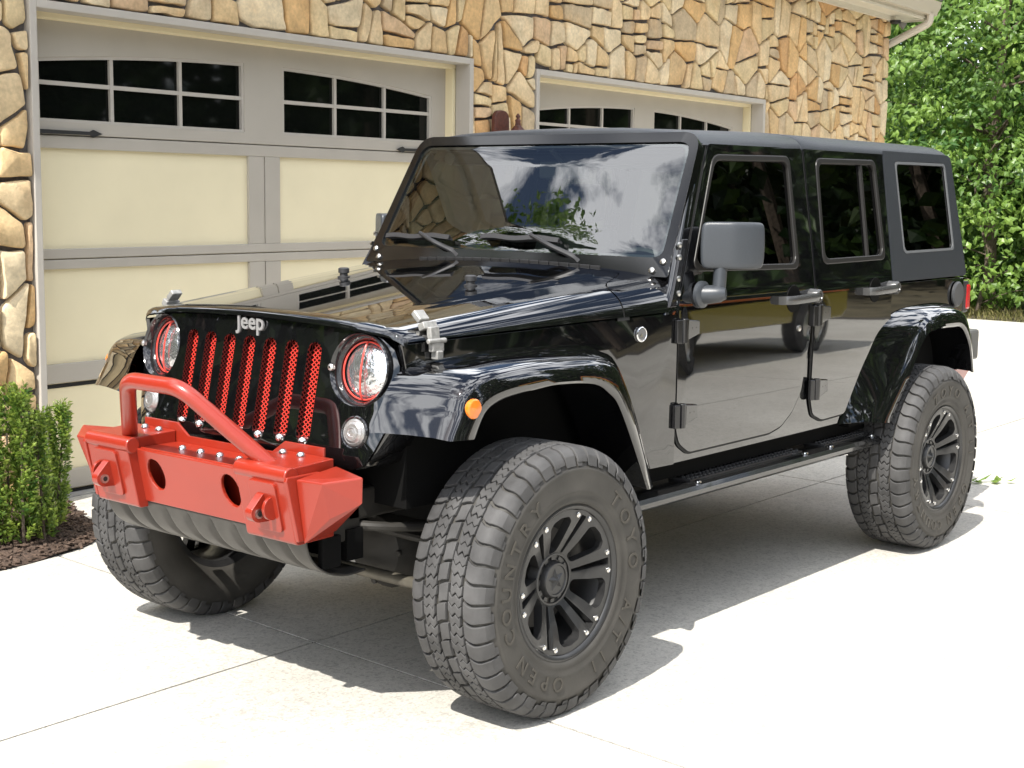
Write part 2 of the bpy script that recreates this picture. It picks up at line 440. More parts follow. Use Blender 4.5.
def brk(p, target):
    A = area(p)
    if A < target or A < .012: stones.append(p); return
    c = cen(p); w = max(q[0] for q in p) - min(q[0] for q in p); h = max(q[1] for q in p) - min(q[1] for q in p)
    ver = (w > h * 1.15) if max(w, h) / min(w, h) > 1.35 else rs.random() < .5
    if rs.random() < .12: ver = not ver
    th = radians(rs.gauss(0, 8)) + (0 if ver else pi/2)
    nx, ny = cos(th), sin(th); k = rs.uniform(-.14, .14) * (w if ver else h)
    for sg in (1, -1):
        q = clip(p, c[0]+nx*k, c[1]+ny*k, nx*sg, ny*sg)
        if len(q) >= 3 and area(q) > .002: brk(q, target * rs.uniform(.8, 1.25))
for p in cells: brk(p, rs.choice([.034, .05, .065, .09]))
def outside(p, s0, s1, z1):
    """what is left of a stone outside a door opening"""
    if max(q[0] for q in p) <= s0 or min(q[0] for q in p) >= s1 or min(q[1] for q in p) >= z1: return [p]
    o = [clip(p, s0, 0, 1, 0), clip(p, s1, 0, -1, 0)]
    mid = clip(clip(p, s0, 0, -1, 0), s1, 0, 1, 0)
    if len(mid) >= 3: o.append(clip(mid, 0, z1, 0, -1))
    return [q for q in o if len(q) >= 3 and area(q) > .004]
for d in DOORS: stones = [q for p in stones for q in outside(p, *d)]
PAL = [((.62,.50,.33), 6), ((.60,.455,.27), 7), ((.63,.54,.39), 4), ((.56,.38,.19), 3), ((.52,.325,.16), 1), ((.47,.385,.27), 2), ((.56,.41,.27), 2), ((.58,.475,.30), 6)]
PALX = [c for c, k in PAL for _ in range(k)]
V_, F_, C_ = [], [], []
from mathutils import noise as mnoise
for p in stones:
    # keep convex order, drop tiny edges, inset for the mortar joint
    q = list(p); c = cen(p)
    ins = rs.uniform(.0075, .0130)
    r = list(p)
    for i in range(len(p)):
        a = p[i]; d = p[(i+1) % len(p)]; ex, ey = d[0]-a[0], d[1]-a[1]; L = sqrt(ex*ex + ey*ey)
        if L < 1e-5: continue
        nx, ny = ey/L, -ex/L
        r = clip(r, a[0]-nx*ins, a[1]-ny*ins, nx, ny)
        if len(r) < 3: break
    if len(r) < 3 or area(r) < .0015: continue
    r2 = [r[0]]
    for a in r[1:]:
        if (a[0]-r2[-1][0])**2 + (a[1]-r2[-1][1])**2 > .012**2: r2.append(a)
    if len(r2) < 3: continue
    r = rpoly(r2, rs.uniform(.008, .03), 3)
    # resample edges and roughen
    o = []
    for i in range(len(r)):
        a = r[i]; d = r[(i+1) % len(r)]; L = sqrt((d[0]-a[0])**2 + (d[1]-a[1])**2); k = max(1, int(L / .045))
        for j in range(k): o.append((a[0]+(d[0]-a[0])*j/k, a[1]+(d[1]-a[1])*j/k))
    sd = rs.uniform(0, 99)
    o = [(a + .011*mnoise.noise((a*11, e*11, sd)) + .004*mnoise.noise((a*40, e*40, sd)), e + .011*mnoise.noise((a*11, e*11, sd+9)) + .004*mnoise.noise((a*40, e*40, sd+5))) for a, e in o]
    c = cen(o); h = rs.uniform(.005, .022); tx, tz = rs.uniform(-.03, .03), rs.uniform(-.03, .03)
    rings = [(1, -.04), (1, h - .012), (.965, h - .004), (.91, h)]
    base = len(V_); n = len(o)
    for sc, hh in rings:
        for a, e in o:
            V_.append(tuple(Wp(c[0]+(a-c[0])*sc, .2 + hh + (a-c[0])*tx + (e-c[1])*tz + (.004*mnoise.noise((a*9, e*9, sd)) if hh > 0 else 0), c[1]+(e-c[1])*sc)))
    col = list(rs.choice(PALX)); f = rs.uniform(1.0, 1.18); col = [col[0]*f*1.05, col[1]*f, col[2]*f*.90]
    for k in range(len(rings) - 1):
        for i in range(n):
            F_.append((base+k*n+i, base+k*n+(i+1) % n, base+(k+1)*n+(i+1) % n, base+(k+1)*n+i)); C_.append(col)
    F_.append(tuple(base+(len(rings)-1)*n+i for i in range(n))); C_.append(col)
sm = MB(); sm.add(V_, F_)
so_ = sm.build('stone_veneer', STONE, HOUSE, smooth=50, recalc=False)
at = so_.data.attributes.new('stone', 'FLOAT_COLOR', 'FACE')
at.data.foreach_set('color', [x for c in C_ for x in (*c, 1.0)])

def garage_door(s_c, dz, label):
    hw = 1.80
    b = MB(); wbox(b, s_c-hw, s_c+hw, -.05, 0, .02, 1.90)
    d = b.build('garage_door', CREAM, HOUSE, smooth=None); d['label'] = label
    # grey rails and stiles, 22 mm proud of the cream panels; a joint line splits each pair
    b = MB(); P = .022
    for z0, z1 in ((.03, .135), (.60+.012, .715), (1.222, 1.272), (1.278, 1.330), (1.858, 1.925)):
        wbox(b, s_c-hw, s_c+hw, -.005, P, z0, z1)
    for z0, z1 in ((.135, .612), (.715, 1.222), (1.330, 1.858)):
        for s0, s1 in ((-hw, -hw+.15), (hw-.15, hw)):
            pass
        wbox(b, s_c-.131, s_c-.004, -.005, P-.0025, z0, z1); wbox(b, s_c+.004, s_c+.131, -.005, P-.0025, z0, z1)
    b.build('door_rail', GREYD, d, smooth=None, bevel=.004)
    b = MB(); wbox(b, s_c-hw, s_c+hw, -.03, .004, .585, .606); wbox(b, s_c-hw, s_c+hw, -.03, .012, .0, .022)
    b.build('bottom_seal', SEAL_GAP, d, smooth=None)
    # arched top section
    zt = lambda s: 2.404 + dz - .034 * (s - s_c)**2
    def arch(a, e, k=10):
        return [(a, 1.998), (e, 1.998)] + [(e + (a-e)*i/k, zt(e + (a-e)*i/k)) for i in range(k+1)]
    holes = [arch(s_c-1.612, s_c-.165), arch(s_c+.155, s_c+1.592)]
    b = MB(); b.plate([(s_c-hw, 1.931), (s_c+hw, 1.931), (s_c+hw, 2.60), (s_c-hw, 2.60)], holes, lambda s, z: Wp(s, .003, z))
    b.build('top_section', GREYD, d, smooth=None, solid=.04, off=0, bevel=.004)
    for (a, e) in ((s_c-1.612, s_c-.165), (s_c+.155, s_c+1.592)):
        b = MB()
        b.plate(arch(a, e), [], lambda s, z: Wp(s, -.008, z), m=1)
        for k in (1, 2):
            q = a + (e-a)*k/3; wbox(b, q-.011, q+.011, -.006, .012, 1.998, zt(q)-.001)
        wbox(b, a, e, -.006, .010, 2.186, 2.208)
        for s0, s1 in ((a, a+.016), (e-.016, e)): wbox(b, s0, s1, -.006, .016, 1.998, min(zt(s0), zt(s1)))
        wbox(b, a, e, -.006, .017, 1.998, 2.012)
        for k in range(10):
            s0 = a+(e-a)*k/10; s1 = a+(e-a)*(k+1)/10
            b.hexa([Wp(s0,-.006,zt(s0)-.016), Wp(s1,-.006,zt(s1)-.016), Wp(s1,.015,zt(s1)-.016), Wp(s0,.015,zt(s0)-.016), Wp(s0,-.006,zt(s0)), Wp(s1,-.006,zt(s1)), Wp(s1,.015,zt(s1)), Wp(s0,.015,zt(s0))])
        b.build('window', [GREYT, DARKW], d, smooth=None)
    for sg in (-1, 1):
        b = MB(); e = s_c + sg*1.245; a = s_c + sg*1.62
        pts = [(a, 1.932), (e - sg*-.05, 1.934), (e + sg*.03, 1.923), (e - sg*.03, 1.943), (e + sg*.03, 1.963), (e - sg*-.05, 1.952), (a, 1.954)]
        b.prism(pts, lambda s, z, o: Wp(s, o, z), .026, .036)
        b.build('strap_hinge', IRON, d, smooth=None)
    return d
D1 = garage_door(1.462, 0, 'overhead garage door nearest the camera')
D2 = garage_door(1.462 + 4.45, -.012, 'overhead garage door half hidden behind the roof of the black vehicle')
for (s0, s1, z1) in DOORS:
    b = MB(); k = .042
    wbox(b, s0, s0+k, .092, .222, 0, z1); wbox(b, s1-k, s1, .092, .222, 0, z1); wbox(b, s0+k, s1-k, .092, .222, z1-k, z1)
    b.build('door_casing', GREYT, HOUSE, smooth=None, bevel=.005)
    b = MB(); q = .028
    wbox(b, s0+k-.006, s0+k+q, .003, .090, 0, z1-k-q); wbox(b, s1-k-q, s1-k+.006, .003, .090, 0, z1-k-q); wbox(b, s0+k-.006, s1-k+.006, .003, .090, z1-k-q, z1-k+.006)
    b.build('door_jamb', CREAMT, HOUSE, smooth=None, bevel=.004)
    b = MB(); wbox(b, s0, s1, -.2, .10, -.03, .006)
    b.build('door_threshold', mat('threshold_concrete', (.33, .32, .30), .85, noise=(20, .2)), HOUSE, smooth=None)

# eave: soffit, fascia, gutter, roof, downpipe
b = MB(); wbox(b, S_L, 11.22, -.05, .50, 3.655, 3.668); b.build('soffit', SOFF, HOUSE, smooth=None)
b = MB(); wbox(b, S_L, S_R, .222, .262, 3.605, 3.6545); b.build('frieze_board', SOFF, HOUSE, smooth=None)
b = MB(); wbox(b, S_L, 11.24, .468, .492, 3.640, 3.83); wbox(b, 11.215, 11.242, -.05, .466, 3.64, 3.83); b.build('fascia', SOFF, HOUSE, smooth=None, bevel=.003)
prof = [(.494, 3.690), (.560, 3.690), (.572, 3.735), (.600, 3.775), (.604, 3.815), (.616, 3.835), (.590, 3.838), (.584, 3.80), (.556, 3.755), (.546, 3.705), (.500, 3.705), (.500, 3.83), (.494, 3.83)]
b = MB(); b.loft([[Wp(s, o, z) for o, z in prof] for s in (S_L, 11.25)], cu=True, caps=True); b.build('gutter', GUT, HOUSE, smooth=30)
b = MB()
n_ = 26
for i in range(n_):   # overlapping shingle courses up the slope
    t0, t1 = i / n_, (i + 1) / n_
    o0, z0 = .60 - 4.6*t0, 3.86 + 2.1*t0; o1, z1 = .60 - 4.6*t1, 3.86 + 2.1*t1
    b.hexa([Wp(S_L-.2,o0,z0-.01), Wp(11.3,o0,z0-.01), Wp(11.3,o1,z1-.01), Wp(S_L-.2,o1,z1-.01), Wp(S_L-.2,o0,z0+.016), Wp(11.3,o0,z0+.016), Wp(11.3,o1,z1+.004), Wp(S_L-.2,o1,z1+.004)])
b.hexa([Wp(S_L-.2,-7.4,3.86), Wp(11.3,-7.4,3.86), Wp(11.3,-4.0,5.9), Wp(S_L-.2,-4.0,5.9), Wp(S_L-.2,-7.4,3.88), Wp(11.3,-7.4,3.88), Wp(11.3,-4.0,5.96), Wp(S_L-.2,-4.0,5.96)])
b.build('roof', SHINGLE, HOUSE, smooth=None)
b = MB(); b.tube(fillet([Wp(11.08, .545, 3.70), Wp(11.08, .545, 3.60), Wp(10.93, -.02, 3.30), Wp(10.90, -.14, 3.18), Wp(10.90, -.14, .1)], .14), .042, 10)
b.build('downpipe', GUT, HOUSE)

# wall lantern on the pier between the doors
LANT = mat('rust_brown_iron', (.10, .032, .022), .5, noise=(40, .4))
LG = mat('lantern_glass', (.45, .36, .22), .15, coat=.5)
t = root('wall_lantern', tuple(Wp(3.62, .2, 1.9)), 'rust-brown wall lantern on the stone pier between the two garage doors', 'lantern')
b = MB(); pl = rpoly([(3.475, 1.80), (3.645, 1.80), (3.645, 2.245), (3.475, 2.245)], .085, 8)
b.prism(pl, lambda s, z, o: Wp(s, o, z), .226, .262); b.build('back_plate', LANT, t, bevel=.006)
b = MB(); o = Wp(3.635, .345, 0)
b.lathe([(1.80, .005), (1.82, .035), (1.86, .042), (2.08, .046), (2.085, .058), (2.11, .050), (2.14, .022), (2.165, .018), (2.175, .022), (2.19, .010), (2.205, .018), (2.225, .004)], o=(o.x, o.y, 0), ax=(0, 0, 1), n=8)
b.tube(fillet([Wp(3.56, .25, 2.02), Wp(3.58, .33, 2.10), Wp(3.63, .345, 2.10)], .03), .012, 8)
b.build('lantern_body', LANT, t, smooth=30)
b = MB(); b.lathe([(1.865, .0445), (2.075, .0485)], o=(o.x, o.y, 0), ax=(0, 0, 1), n=8); b.build('lantern_glass', LG, t)

t = root('security_light', tuple(Wp(10.72, .26, 3.60)), 'small dark floodlight under the eave at the end of the stone wall', 'lamp')
b = MB(); b.lathe([(0, .06), (.03, .058), (.04, .03)], o=Wp(10.70, .30, 3.604), ax=(0, 0, -1), n=14); b.build('base', IRON, t)
b = MB(); b.lathe([(0, .020), (.04, .034), (.07, .042), (.072, .038), (.06, 0)], o=Wp(10.74, .33, 3.575), ax=(-.4, .75, -.5), n=16); b.build('lamp_head', mat('lamp_grey', (.20, .20, .19), .4), t)
# ------------------------------------------------------------------ the black off-road vehicle
CAR = root('off_road_vehicle', (-1.47, 0, 0), 'black four-door off-road vehicle with a red front bumper, parked on the driveway', 'car')
def yb(x): return min(.812, .640 + (.40 - x) * .1394)            # half width of the front body
def yd(z): return .815 - .035 * (min(z, 1.27) - 1.05)**2 - .178 * max(0, z - 1.27)                  # half width of the doors, leaning in above the belt
def inset(poly, dx, dz=None):
    dz = dx if dz is None else dz
    x0 = min(p[0] for p in poly); x1 = max(p[0] for p in poly); z0 = min(p[1] for p in poly); z1 = max(p[1] for p in poly)
    cx, cz = (x0+x1)/2, (z0+z1)/2; kx = 1 - 2*dx/(x1-x0); kz = 1 - 2*dz/(z1-z0)
    return [(cx+(a-cx)*kx, cz+(c-cz)*kz) for a, c in poly]

# floor pan, engine bay and liners: one dark shell so that no light leaks through
b = MB()
b.box((-3.42, -.74, .60), (.20, .74, .665))
b.box((-.84, -.60, .665), (.34, .60, 1.12))
b.box((-.84, -.765, .665), (-.66, .765, 1.20))
for s in (1, -1):
    b.box((-3.40, min(s*.62, s*.70), .60), (-2.42, max(s*.62, s*.70), 1.12))
    b.box((-2.45, min(s*.62, s*.79), .64), (-2.30, max(s*.62, s*.79), 1.0))
b.box((-3.46, -.78, .64), (-3.40, .78, 1.2))
b.build('floor_pan', FLATB, CAR, smooth=None)

# body sides
for s in (1, -1):
    b = MB()
    o = [(-.862, 1.234), (-.862, .672), (-2.185, .672), (-2.315, .86), (-2.47, 1.035), (-2.66, 1.112), (-2.87, 1.138), (-3.20, 1.138), (-3.33, 1.10), (-3.42, .99), (-3.455, .80), (-3.478, .80), (-3.478, 1.266), (-2.64, 1.266), (-.90, 1.262)]
    b.plate(o, [], lambda x, z: V(x, s*.7925, z), grid=.3)
    b.build('body_side', BLACK, CAR, smooth=30, solid=.02, bevel=.004)
    b = MB()
    o = [(.400, 1.190), (-.20, 1.209), (-.8545, 1.234), (-.8545, .672), (-.715, .672), (-.66, .80), (-.585, .98), (-.53, 1.065), (-.44, 1.11), (-.33, 1.138), (0, 1.145), (.30, 1.118), (.385, 1.10)]
    b.plate(o, [], lambda x, z: V(x, s*(yb(x) - .01 + .055*(1.13 - z)*min(1, max(0, (x+.855)/.5))), z), grid=.1)
    b.build('fender_side', BLACK, CAR, smooth=30, solid=.02, bevel=.004)

# hood and cowl share one swept surface
def hood_pt(x, t):
    w = yb(x) + .004; zc = 1.266 + (.40 - x) * .098; zs = 1.196 + (.40 - x) * .033; a = abs(t)
    z = zc - .012 * min(a/.60, 1)**2
    if a > .60:
        q = min((a - .60)/.12, 1); z -= .006 * (q*q*(3-2*q))
    if a > .72: z -= .012 * min((a - .72)/.14, 1)
    y = a * w
    if a > .84:
        q = (a - .84)/.16
        zt = zc - .030; th = q * pi/2
        y = w*.86 + (w*.14) * sin(th) - .02*w*(1-q); z = zs + (zt - zs) * cos(th)
    return V(x, y if t >= 0 else -y, z)
def xfront(y): return .446 - (.10*y*y + .9*max(0, abs(y) - .45)**2)
def xrear(a):
    q = min(max((a - .70)/.20, 0), 1); q = q*q*(3-2*q)
    return lerp(-.80, -.562, q)
TT = [i/36 for i in range(-36, 37)]
TT = sorted(set([round(t, 4) for t in TT] + [s*(.84 + .16*k/10) for k in range(11) for s in (-1, 1)] + [s*.60 for s in (-1, 1)]))
b = MB(); rows = []
for k in range(25):
    u = k/24; row = []
    for t in TT:
        a = abs(t); x = lerp(xrear(a), xfront(a*.63), u); row.append(hood_pt(x, t))
    rows.append(row)
for dx, dz in ((.008, -.004), (.012, -.012), (.013, -.022)):
    rows.append([p + V(dx, 0, dz) for p in rows[24]])
b.loft(rows); HOOD = b.build('hood', BLACK, CAR, smooth=60)
b = MB(); rows = []
for k in range(8):
    u = k/7; row = []
    for t in TT:
        a = abs(t); x = lerp(-.905 if a < .9 else -.875, xrear(a) - .007, u); row.append(hood_pt(x, t))
    rows.append(row)
b.loft(rows); COWL = b.build('cowl', BLACK, CAR, smooth=60)
# black strip added below the hood gap to darken it
b = MB(); b.loft([[hood_pt(lerp(xrear(abs(t)) - .03, xrear(abs(t)) + .03, u), t) - V(0, 0, .012) for t in TT] for u in (0, 1)]); b.build('hood_gap_shade', SEAL_GAP, CAR)
# cowl vent, washer jets, rubber bumpers
b = MB()
for i in range(-9, 10):
    p = hood_pt(-.855, i*.06); b.obx = None
    b.box((p.x-.03, p.y-.022, p.z-.004), (p.x+.012, p.y+.022, p.z+.006))
b.build('cowl_vent', BLACKP, COWL, smooth=None, bevel=.002)
for s in (1, -1):
    p = hood_pt(-.285, s*.40)
    p = V(-.275, s*.32, hood_pt(-.275, .32/.735).z)
    b = MB(); b.lathe([(-.004, .024), (.004, .024), (.006, .016), (.016, .015), (.018, .021), (.034, .021), (.038, .014), (.038, 0)], o=p, ax=(0, 0, 1), n=20)
    b.build('hood_bumper', mat('bumper_rubber', (.03, .03, .032), .5), HOOD)
    # rubber T latch on the hood side
    A = hood_pt(.305, s*.905); D = V(.30, s*(yb(.30)+.010), 1.165)
    A = V(.285, s*.600, hood_pt(.285, .905).z + .004)
    LT = mat('latch_rubber', (.30, .295, .28), .45, metal=.3, noise=(60, .3))
    b = MB()
    up = V(0, s*.030, .0); 
    def ob(c, dx, dy, dz, ux=(1,0,0), tilt=0):
        c = Vector(c); e1 = V(1, 0, 0); e2 = V(0, s*cos(tilt), -sin(tilt)); e3 = V(0, s*sin(tilt), cos(tilt))
        b.hexa([c - e1*dx - e2*dy - e3*dz, c + e1*dx - e2*dy - e3*dz, c + e1*dx + e2*dy - e3*dz, c - e1*dx + e2*dy - e3*dz,
                c - e1*dx - e2*dy + e3*dz, c + e1*dx - e2*dy + e3*dz, c + e1*dx + e2*dy + e3*dz, c - e1*dx + e2*dy + e3*dz])
    w0 = yb(.285)
    ob((.292, s*(w0-.045), 1.268), .022, .020, .010, tilt=.75)
    ob((.288, s*(w0-.018), 1.240), .030, .012, .014, tilt=1.15)
    ob((.286, s*(w0+.004), 1.215), .020, .024, .010, tilt=1.45)
    ob((.282, s*(w0+.014), 1.180), .026, .018, .010, tilt=1.55)
    ob((.280, s*(w0+.016), 1.152), .014, .014, .014, tilt=1.6)
    b.tube([(.245, s*(w0+.018), 1.196), (.325, s*(w0+.018), 1.196)], .009, 8)
    b.build('hood_latch', LT, CAR, bevel=.004)

# grille
def gx(y, z): return .455 + (1.17 - z)*.20 - (.10*y*y + .9*max(0, abs(y) - .45)**2)
half = [(0, 1.2535), (.15, 1.2525), (.30, 1.246), (.42, 1.234), (.50, 1.219), (.56, 1.198), (.60, 1.168), (.622, 1.12), (.628, 1.05), (.620, .98), (.604, .92), (.58, .86), (.555, .815), (.52, .80)]
gout = [(y, z) for y, z in half] + [(-y, z) for y, z in half[::-1] if y > 0]
slots = []
for i in range(7):
    c = .101*(i-3); hw = .0295
    slots.append([(c + hw*cos(pi*k/8), 1.148 + .026*sin(pi*k/8)) for k in range(9)] + [(c - hw*cos(pi*k/8), .886 - .026*sin(pi*k/8)) for k in range(9)])
LY, LZ, TY, TZ = .492, 1.103, .507, .913
gh = slots + [circ(s*LY, LZ, .113, 36) for s in (1, -1)] + [circ(s*TY, TZ, .051, 20) for s in (1, -1)]
b = MB(); b.plate(gout, gh, lambda y, z: V(gx(y, z) - .011, y, z), grid=.045)
GR = b.build('grille', BLACK, CAR, smooth=40, solid=.022, bevel=.004)
# sides of the grille shell wrap back to the fenders
for s in (1, -1):
    b = MB(); rows = []
    for y, z in half[2:]:
        x = gx(y, z) - .014; q = V(min(x, .42) - .10 - .0, s*min(yb(.33)+.002, y + .05) if z < 1.2 else s*y, z)
        rows.append([V(x, s*y, z), V(x - .012, s*(y+.006), z), V(x-.06, s*(y+.015), z), V(x-.13, s*(y+.018), z)])
    b.loft(rows); b.build('shell_return', BLACK, GR, smooth=50)
b = MB(); b.plate([(-.46, .66), (.46, .66), (.46, 1.22), (-.46, 1.22)], [], lambda y, z: V(gx(y, z) - .075, y, z)); b.build('radiator_screen', FLATB, GR, smooth=None)  # carried down low to block sun leaking through the slots
# red expanded mesh in each slot
b0 = None
for i in range(7):
    c = .101*(i-3); b = MB(); hw = .0292; pit = .0150
    for sg in (1, -1):
        for k in range(-6, 34):
            z0 = .86 + k*pit
            # bar from (-hw, z0) to (hw, z0 + sg*...)
            zA, zB = (z0, z0 + .047) if sg > 0 else (z0 + .047, z0)
            lo, hi = .862, 1.172
            ya, yb_ = -hw, hw
            def cut(y, z, y2, z2):
                if z < lo and z2 < lo or z > hi and z2 > hi: return None
                def cl(y, z, y2, z2):
                    if z < lo: return (y + (y2-y)*(lo-z)/(z2-z), lo)
                    if z > hi: return (y + (y2-y)*(hi-z)/(z2-z), hi)
                    return (y, z)
                return cl(y, z, y2, z2), cl(y2, z2, y, z)
            r = cut(ya, zA, yb_, zB)
            if not r: continue
            (y1, z1), (y2, z2) = r
            if abs(y1 - y2) < .004: continue
            d = V(0, y2-y1, z2-z1).normalized(); nn = V(0, -d.z, d.y)*.00105; t_ = V(.0009, 0, 0)
            A = V(gx(c+y1, z1) - .026 + (.001 if sg > 0 else 0), c+y1, z1); B = V(gx(c+y2, z2) - .026 + (.001 if sg > 0 else 0), c+y2, z2)
            b.hexa([A-nn-t_, B-nn-t_, B+nn-t_, A+nn-t_, A-nn+t_, B-nn+t_, B+nn+t_, A+nn+t_])
    b.build('red_mesh', REDG, GR, smooth=None)
    b = MB(); p = V(gx(c, .866) - .002, c + .004, .866)
    b.lathe([(-.012, .0165), (0, .0165), (.008, .014), (.014, .008), (.016, .001)], o=p, ax=(1, 0, .2), n=18); b.build('chrome_stud', CHROME, GR)
# lamps
for s in (1, -1):
    c = V(gx(LY, LZ) - .004, s*LY, LZ); ax = V(1, .10*s, .17).normalized()
    b = MB(); b.lathe([(-.03, .1175), (.003, .117), (.007, .113), (.002, .108), (-.012, .101), (-.034, .095), (-.055, .0935)], o=c, ax=ax, n=40)
    H = b.build('headlight', mat('bezel_black', (.012, .012, .013), .10, coat=.6), CAR)
    b = MB(); b.lathe([(-.060, .094), (-.046, .090), (-.034, .075), (-.026, .052), (-.021, .025), (-.020, 0)], o=c, ax=ax, n=40); b.build('lens', LENS, H)
    u = ax.cross(V(0, 0, 1)).normalized(); w = u.cross(ax)
    b = MB(); b.tube([c - ax*.034 + (u*cos(2*pi*k/40) + w*sin(2*pi*k/40))*.0905 for k in range(40)], .0030, 8, closed=True)
    b.tube([c + ax*(-.034 + .026*cos(a)) + w*.0905*sin(a) for a in [(-pi/2) + pi*k/18 for k in range(19)]], .0030, 8)
    b.build('guard_ring', REDG, H)
    b = MB(); b.lathe([(0, .012), (.01, .011), (.014, .004)], o=c + ax*.006 - u*s*.108*.0 + w*.0 + u*(.104)*(1 if s > 0 else 1), ax=ax, n=10); b.build('bezel_screw', STEEL, H)
    c = V(gx(TY, TZ) - .006, s*TY, TZ)
    b = MB(); b.lathe([(-.02, .0535), (.004, .053), (.008, .049), (.006, .045), (-.01, .044)], o=c, ax=ax, n=32); TS = b.build('turn_signal', mat('bezel_black', (.012, .012, .013), .10), CAR)
    b = MB(); b.lathe([(-.004, .0445), (.006, .043), (.012, .036), (.0115, .034), (.0165, .026), (.016, .024), (.019, .014), (.0175, .012), (.019, 0)], o=c, ax=ax, n=32); b.build('clear_lens', TURNL, TS)
v, f = text_verts('Jeep', .082, .003, .0014)
wx = max(p.x for p in v) - min(p.x for p in v); k = .140 / wx
b = MB(); b.add([V(gx(p.x*k, 1.2), p.x*k, 1.196 + p.y*k*.98) + V(1, 0, .2)*(p.z*1.0 + .004) for p in v], f)
b.build('word_emblem', mat('emblem_silver', (.40, .40, .40), .34, metal=.5), GR, smooth=None, recalc=False)

# fender flares
def flare(st, name, s, wrap):
    I = catmull([a for a, _, _ in st], 4); Cc = catmull([c for _, c, _ in st], 4); L = catmull([l for _, _, l in st], 4)
    rows = []
    for i, c, l in zip(I, Cc, L):
        inn = V(l.x, .64, l.z + .012) if not wrap else V(l.x*.9 + c.x*.1, .66, l.z + .012)
        r = [i + (c-i)*0.0, i + (c-i)*.12 + V(0, 0, .004), i + (c-i)*.5 + V(0, 0, .007), i + (c-i)*.80 + V(0, 0, .006), i + (c-i)*.92 + V(0, 0, .003), c + (l-c)*.04, c + (l-c)*.16 + V(0, .004, 0), c + (l-c)*.5 + V(0, .008, 0), c + (l-c)*.88 + V(0, .008, 0), l, l + V(0, -.012, .006), inn + V(0, .12, .002), inn]
        rows.append([V(p.x, s*p.y, p.z) for p in r])
    b = MB(); b.loft(rows)
    # close the two ends
    n = len(rows[0]); 
    b.f.append(tuple(range(n))); b.mi.append(0)
    o = (len(rows)-1)*n; b.f.append(tuple(range(o, o+n))); b.mi.append(0)
    return b.build(name, BLACK, CAR, smooth=50)
FS = [((.520,.618,.930),(.457,.882,.928),(.362,.90,.927)), ((.480,.628,1.015),(.414,.882,1.0),(.316,.90,1.0)), ((.449,.632,1.072),(.384,.882,1.064),(.252,.90,1.029)),
      ((.405,.637,1.108),(.332,.882,1.096),(.173,.90,1.041)), ((.32,.65,1.126),(.236,.882,1.112),(.08,.90,1.047)), ((.032,.686,1.151),(.032,.882,1.120),(-.042,.90,1.052)),
      ((-.331,.731,1.145),(-.23,.882,1.110),(-.230,.90,1.036)), ((-.45,.748,1.118),(-.352,.882,1.088),(-.318,.90,.995)), ((-.54,.760,1.072),(-.42,.882,1.030),(-.372,.90,.948)),
      ((-.62,.775,.90),(-.520,.882,.860),(-.455,.90,.815)), ((-.725,.790,.645),(-.615,.882,.640),(-.553,.90,.636))]
RS = [((-2.165,.806,.668),(-2.370,.882,.662),(-2.484,.90,.652)), ((-2.300,.806,.87),(-2.520,.882,.800),(-2.610,.90,.780)), ((-2.385,.806,.970),(-2.640,.882,.905),(-2.690,.90,.870)),
      ((-2.475,.806,1.055),(-2.755,.882,1.035),(-2.770,.90,.970)), ((-2.66,.806,1.128),(-2.845,.882,1.085),(-2.850,.90,1.026)), ((-2.871,.806,1.152),(-2.96,.882,1.108),(-2.986,.90,1.044)),
      ((-3.198,.806,1.152),(-3.155,.882,1.116),(-3.130,.90,1.044)), ((-3.335,.806,1.115),(-3.318,.882,1.094),(-3.248,.90,1.032)), ((-3.43,.806,1.0),(-3.395,.882,1.0),(-3.350,.90,.938)), ((-3.478,.806,.81),(-3.455,.882,.81),(-3.405,.90,.800))]
for s in (1, -1):
    fl = flare(FS, 'fender_flare', s, True)
    b = MB(); b.lathe([(-.02, .031), (.001, .031), (.005, .027), (.007, .014), (.008, 0)], o=(.362, s*.897, 1.015), ax=(0, s, 0), n=24); b.build('side_marker', AMBER, fl)
    flare(RS, 'fender_flare', s, False)
b = MB(); b.lathe([(0, .027), (.005, .027), (.007, .024), (.005, .022), (.006, .004), (.007, 0)], o=(-.655, yb(-.655)+.001, 1.163), ax=(.139, 1, 0), n=28); b.build('round_badge', CHROME, CAR)
b = MB(); b.lathe([(0, .020), (.001, .020), (.001, .0)], o=(-.655, yb(-.655)+.0068, 1.163), ax=(.139, 1, 0), n=28)
b.build('badge_field', mat('badge_grey', (.12, .12, .12), .4), CAR)
b = MB(); yy = yb(-.655)+.0082
b.add([V(-.640, yy, 1.153), V(-.648, yy, 1.168), V(-.654, yy, 1.160), V(-.662, yy, 1.172), V(-.672, yy, 1.153)], [(0, 1, 2, 3, 4)]); b.build('badge_peaks', CHROME, CAR, smooth=None)

# windshield frame, glass and wipers
WB = V(-.862, 0, 1.40); US = V(-.481, 0, .877); NW = V(.877, 0, .481)
def ws(y, v, d=0): return WB + US*(v + .020*max(0, v/.55)*(1 - (y/.72)**2)) + V(0, y, 0) + NW*(d + .016*(1 - (y/.72)**2))
fo = rpoly([(.772, -.05), (.716, .552), (-.716, .552), (-.772, -.05)], [.01, .07, .07, .01], 6)
fi = rpoly([(.722, .026), (.684, .508), (-.684, .508), (-.722, .026)], .045, 6)
b = MB(); b.plate(fo, [fi], lambda y, v: ws(y, v, -.020), grid=.08)
WF = b.build('windshield_frame', FRAMEB, CAR, smooth=40, solid=.045, bevel=.016, seg=4)
b = MB(); b.plate(fi, [], lambda y, v: ws(y, v, -.006), grid=.06); b.build('windshield', WSG, CAR, smooth=60)
fi2 = rpoly([(.706, .040), (.670, .496), (-.670, .496), (-.706, .040)], .045, 6)
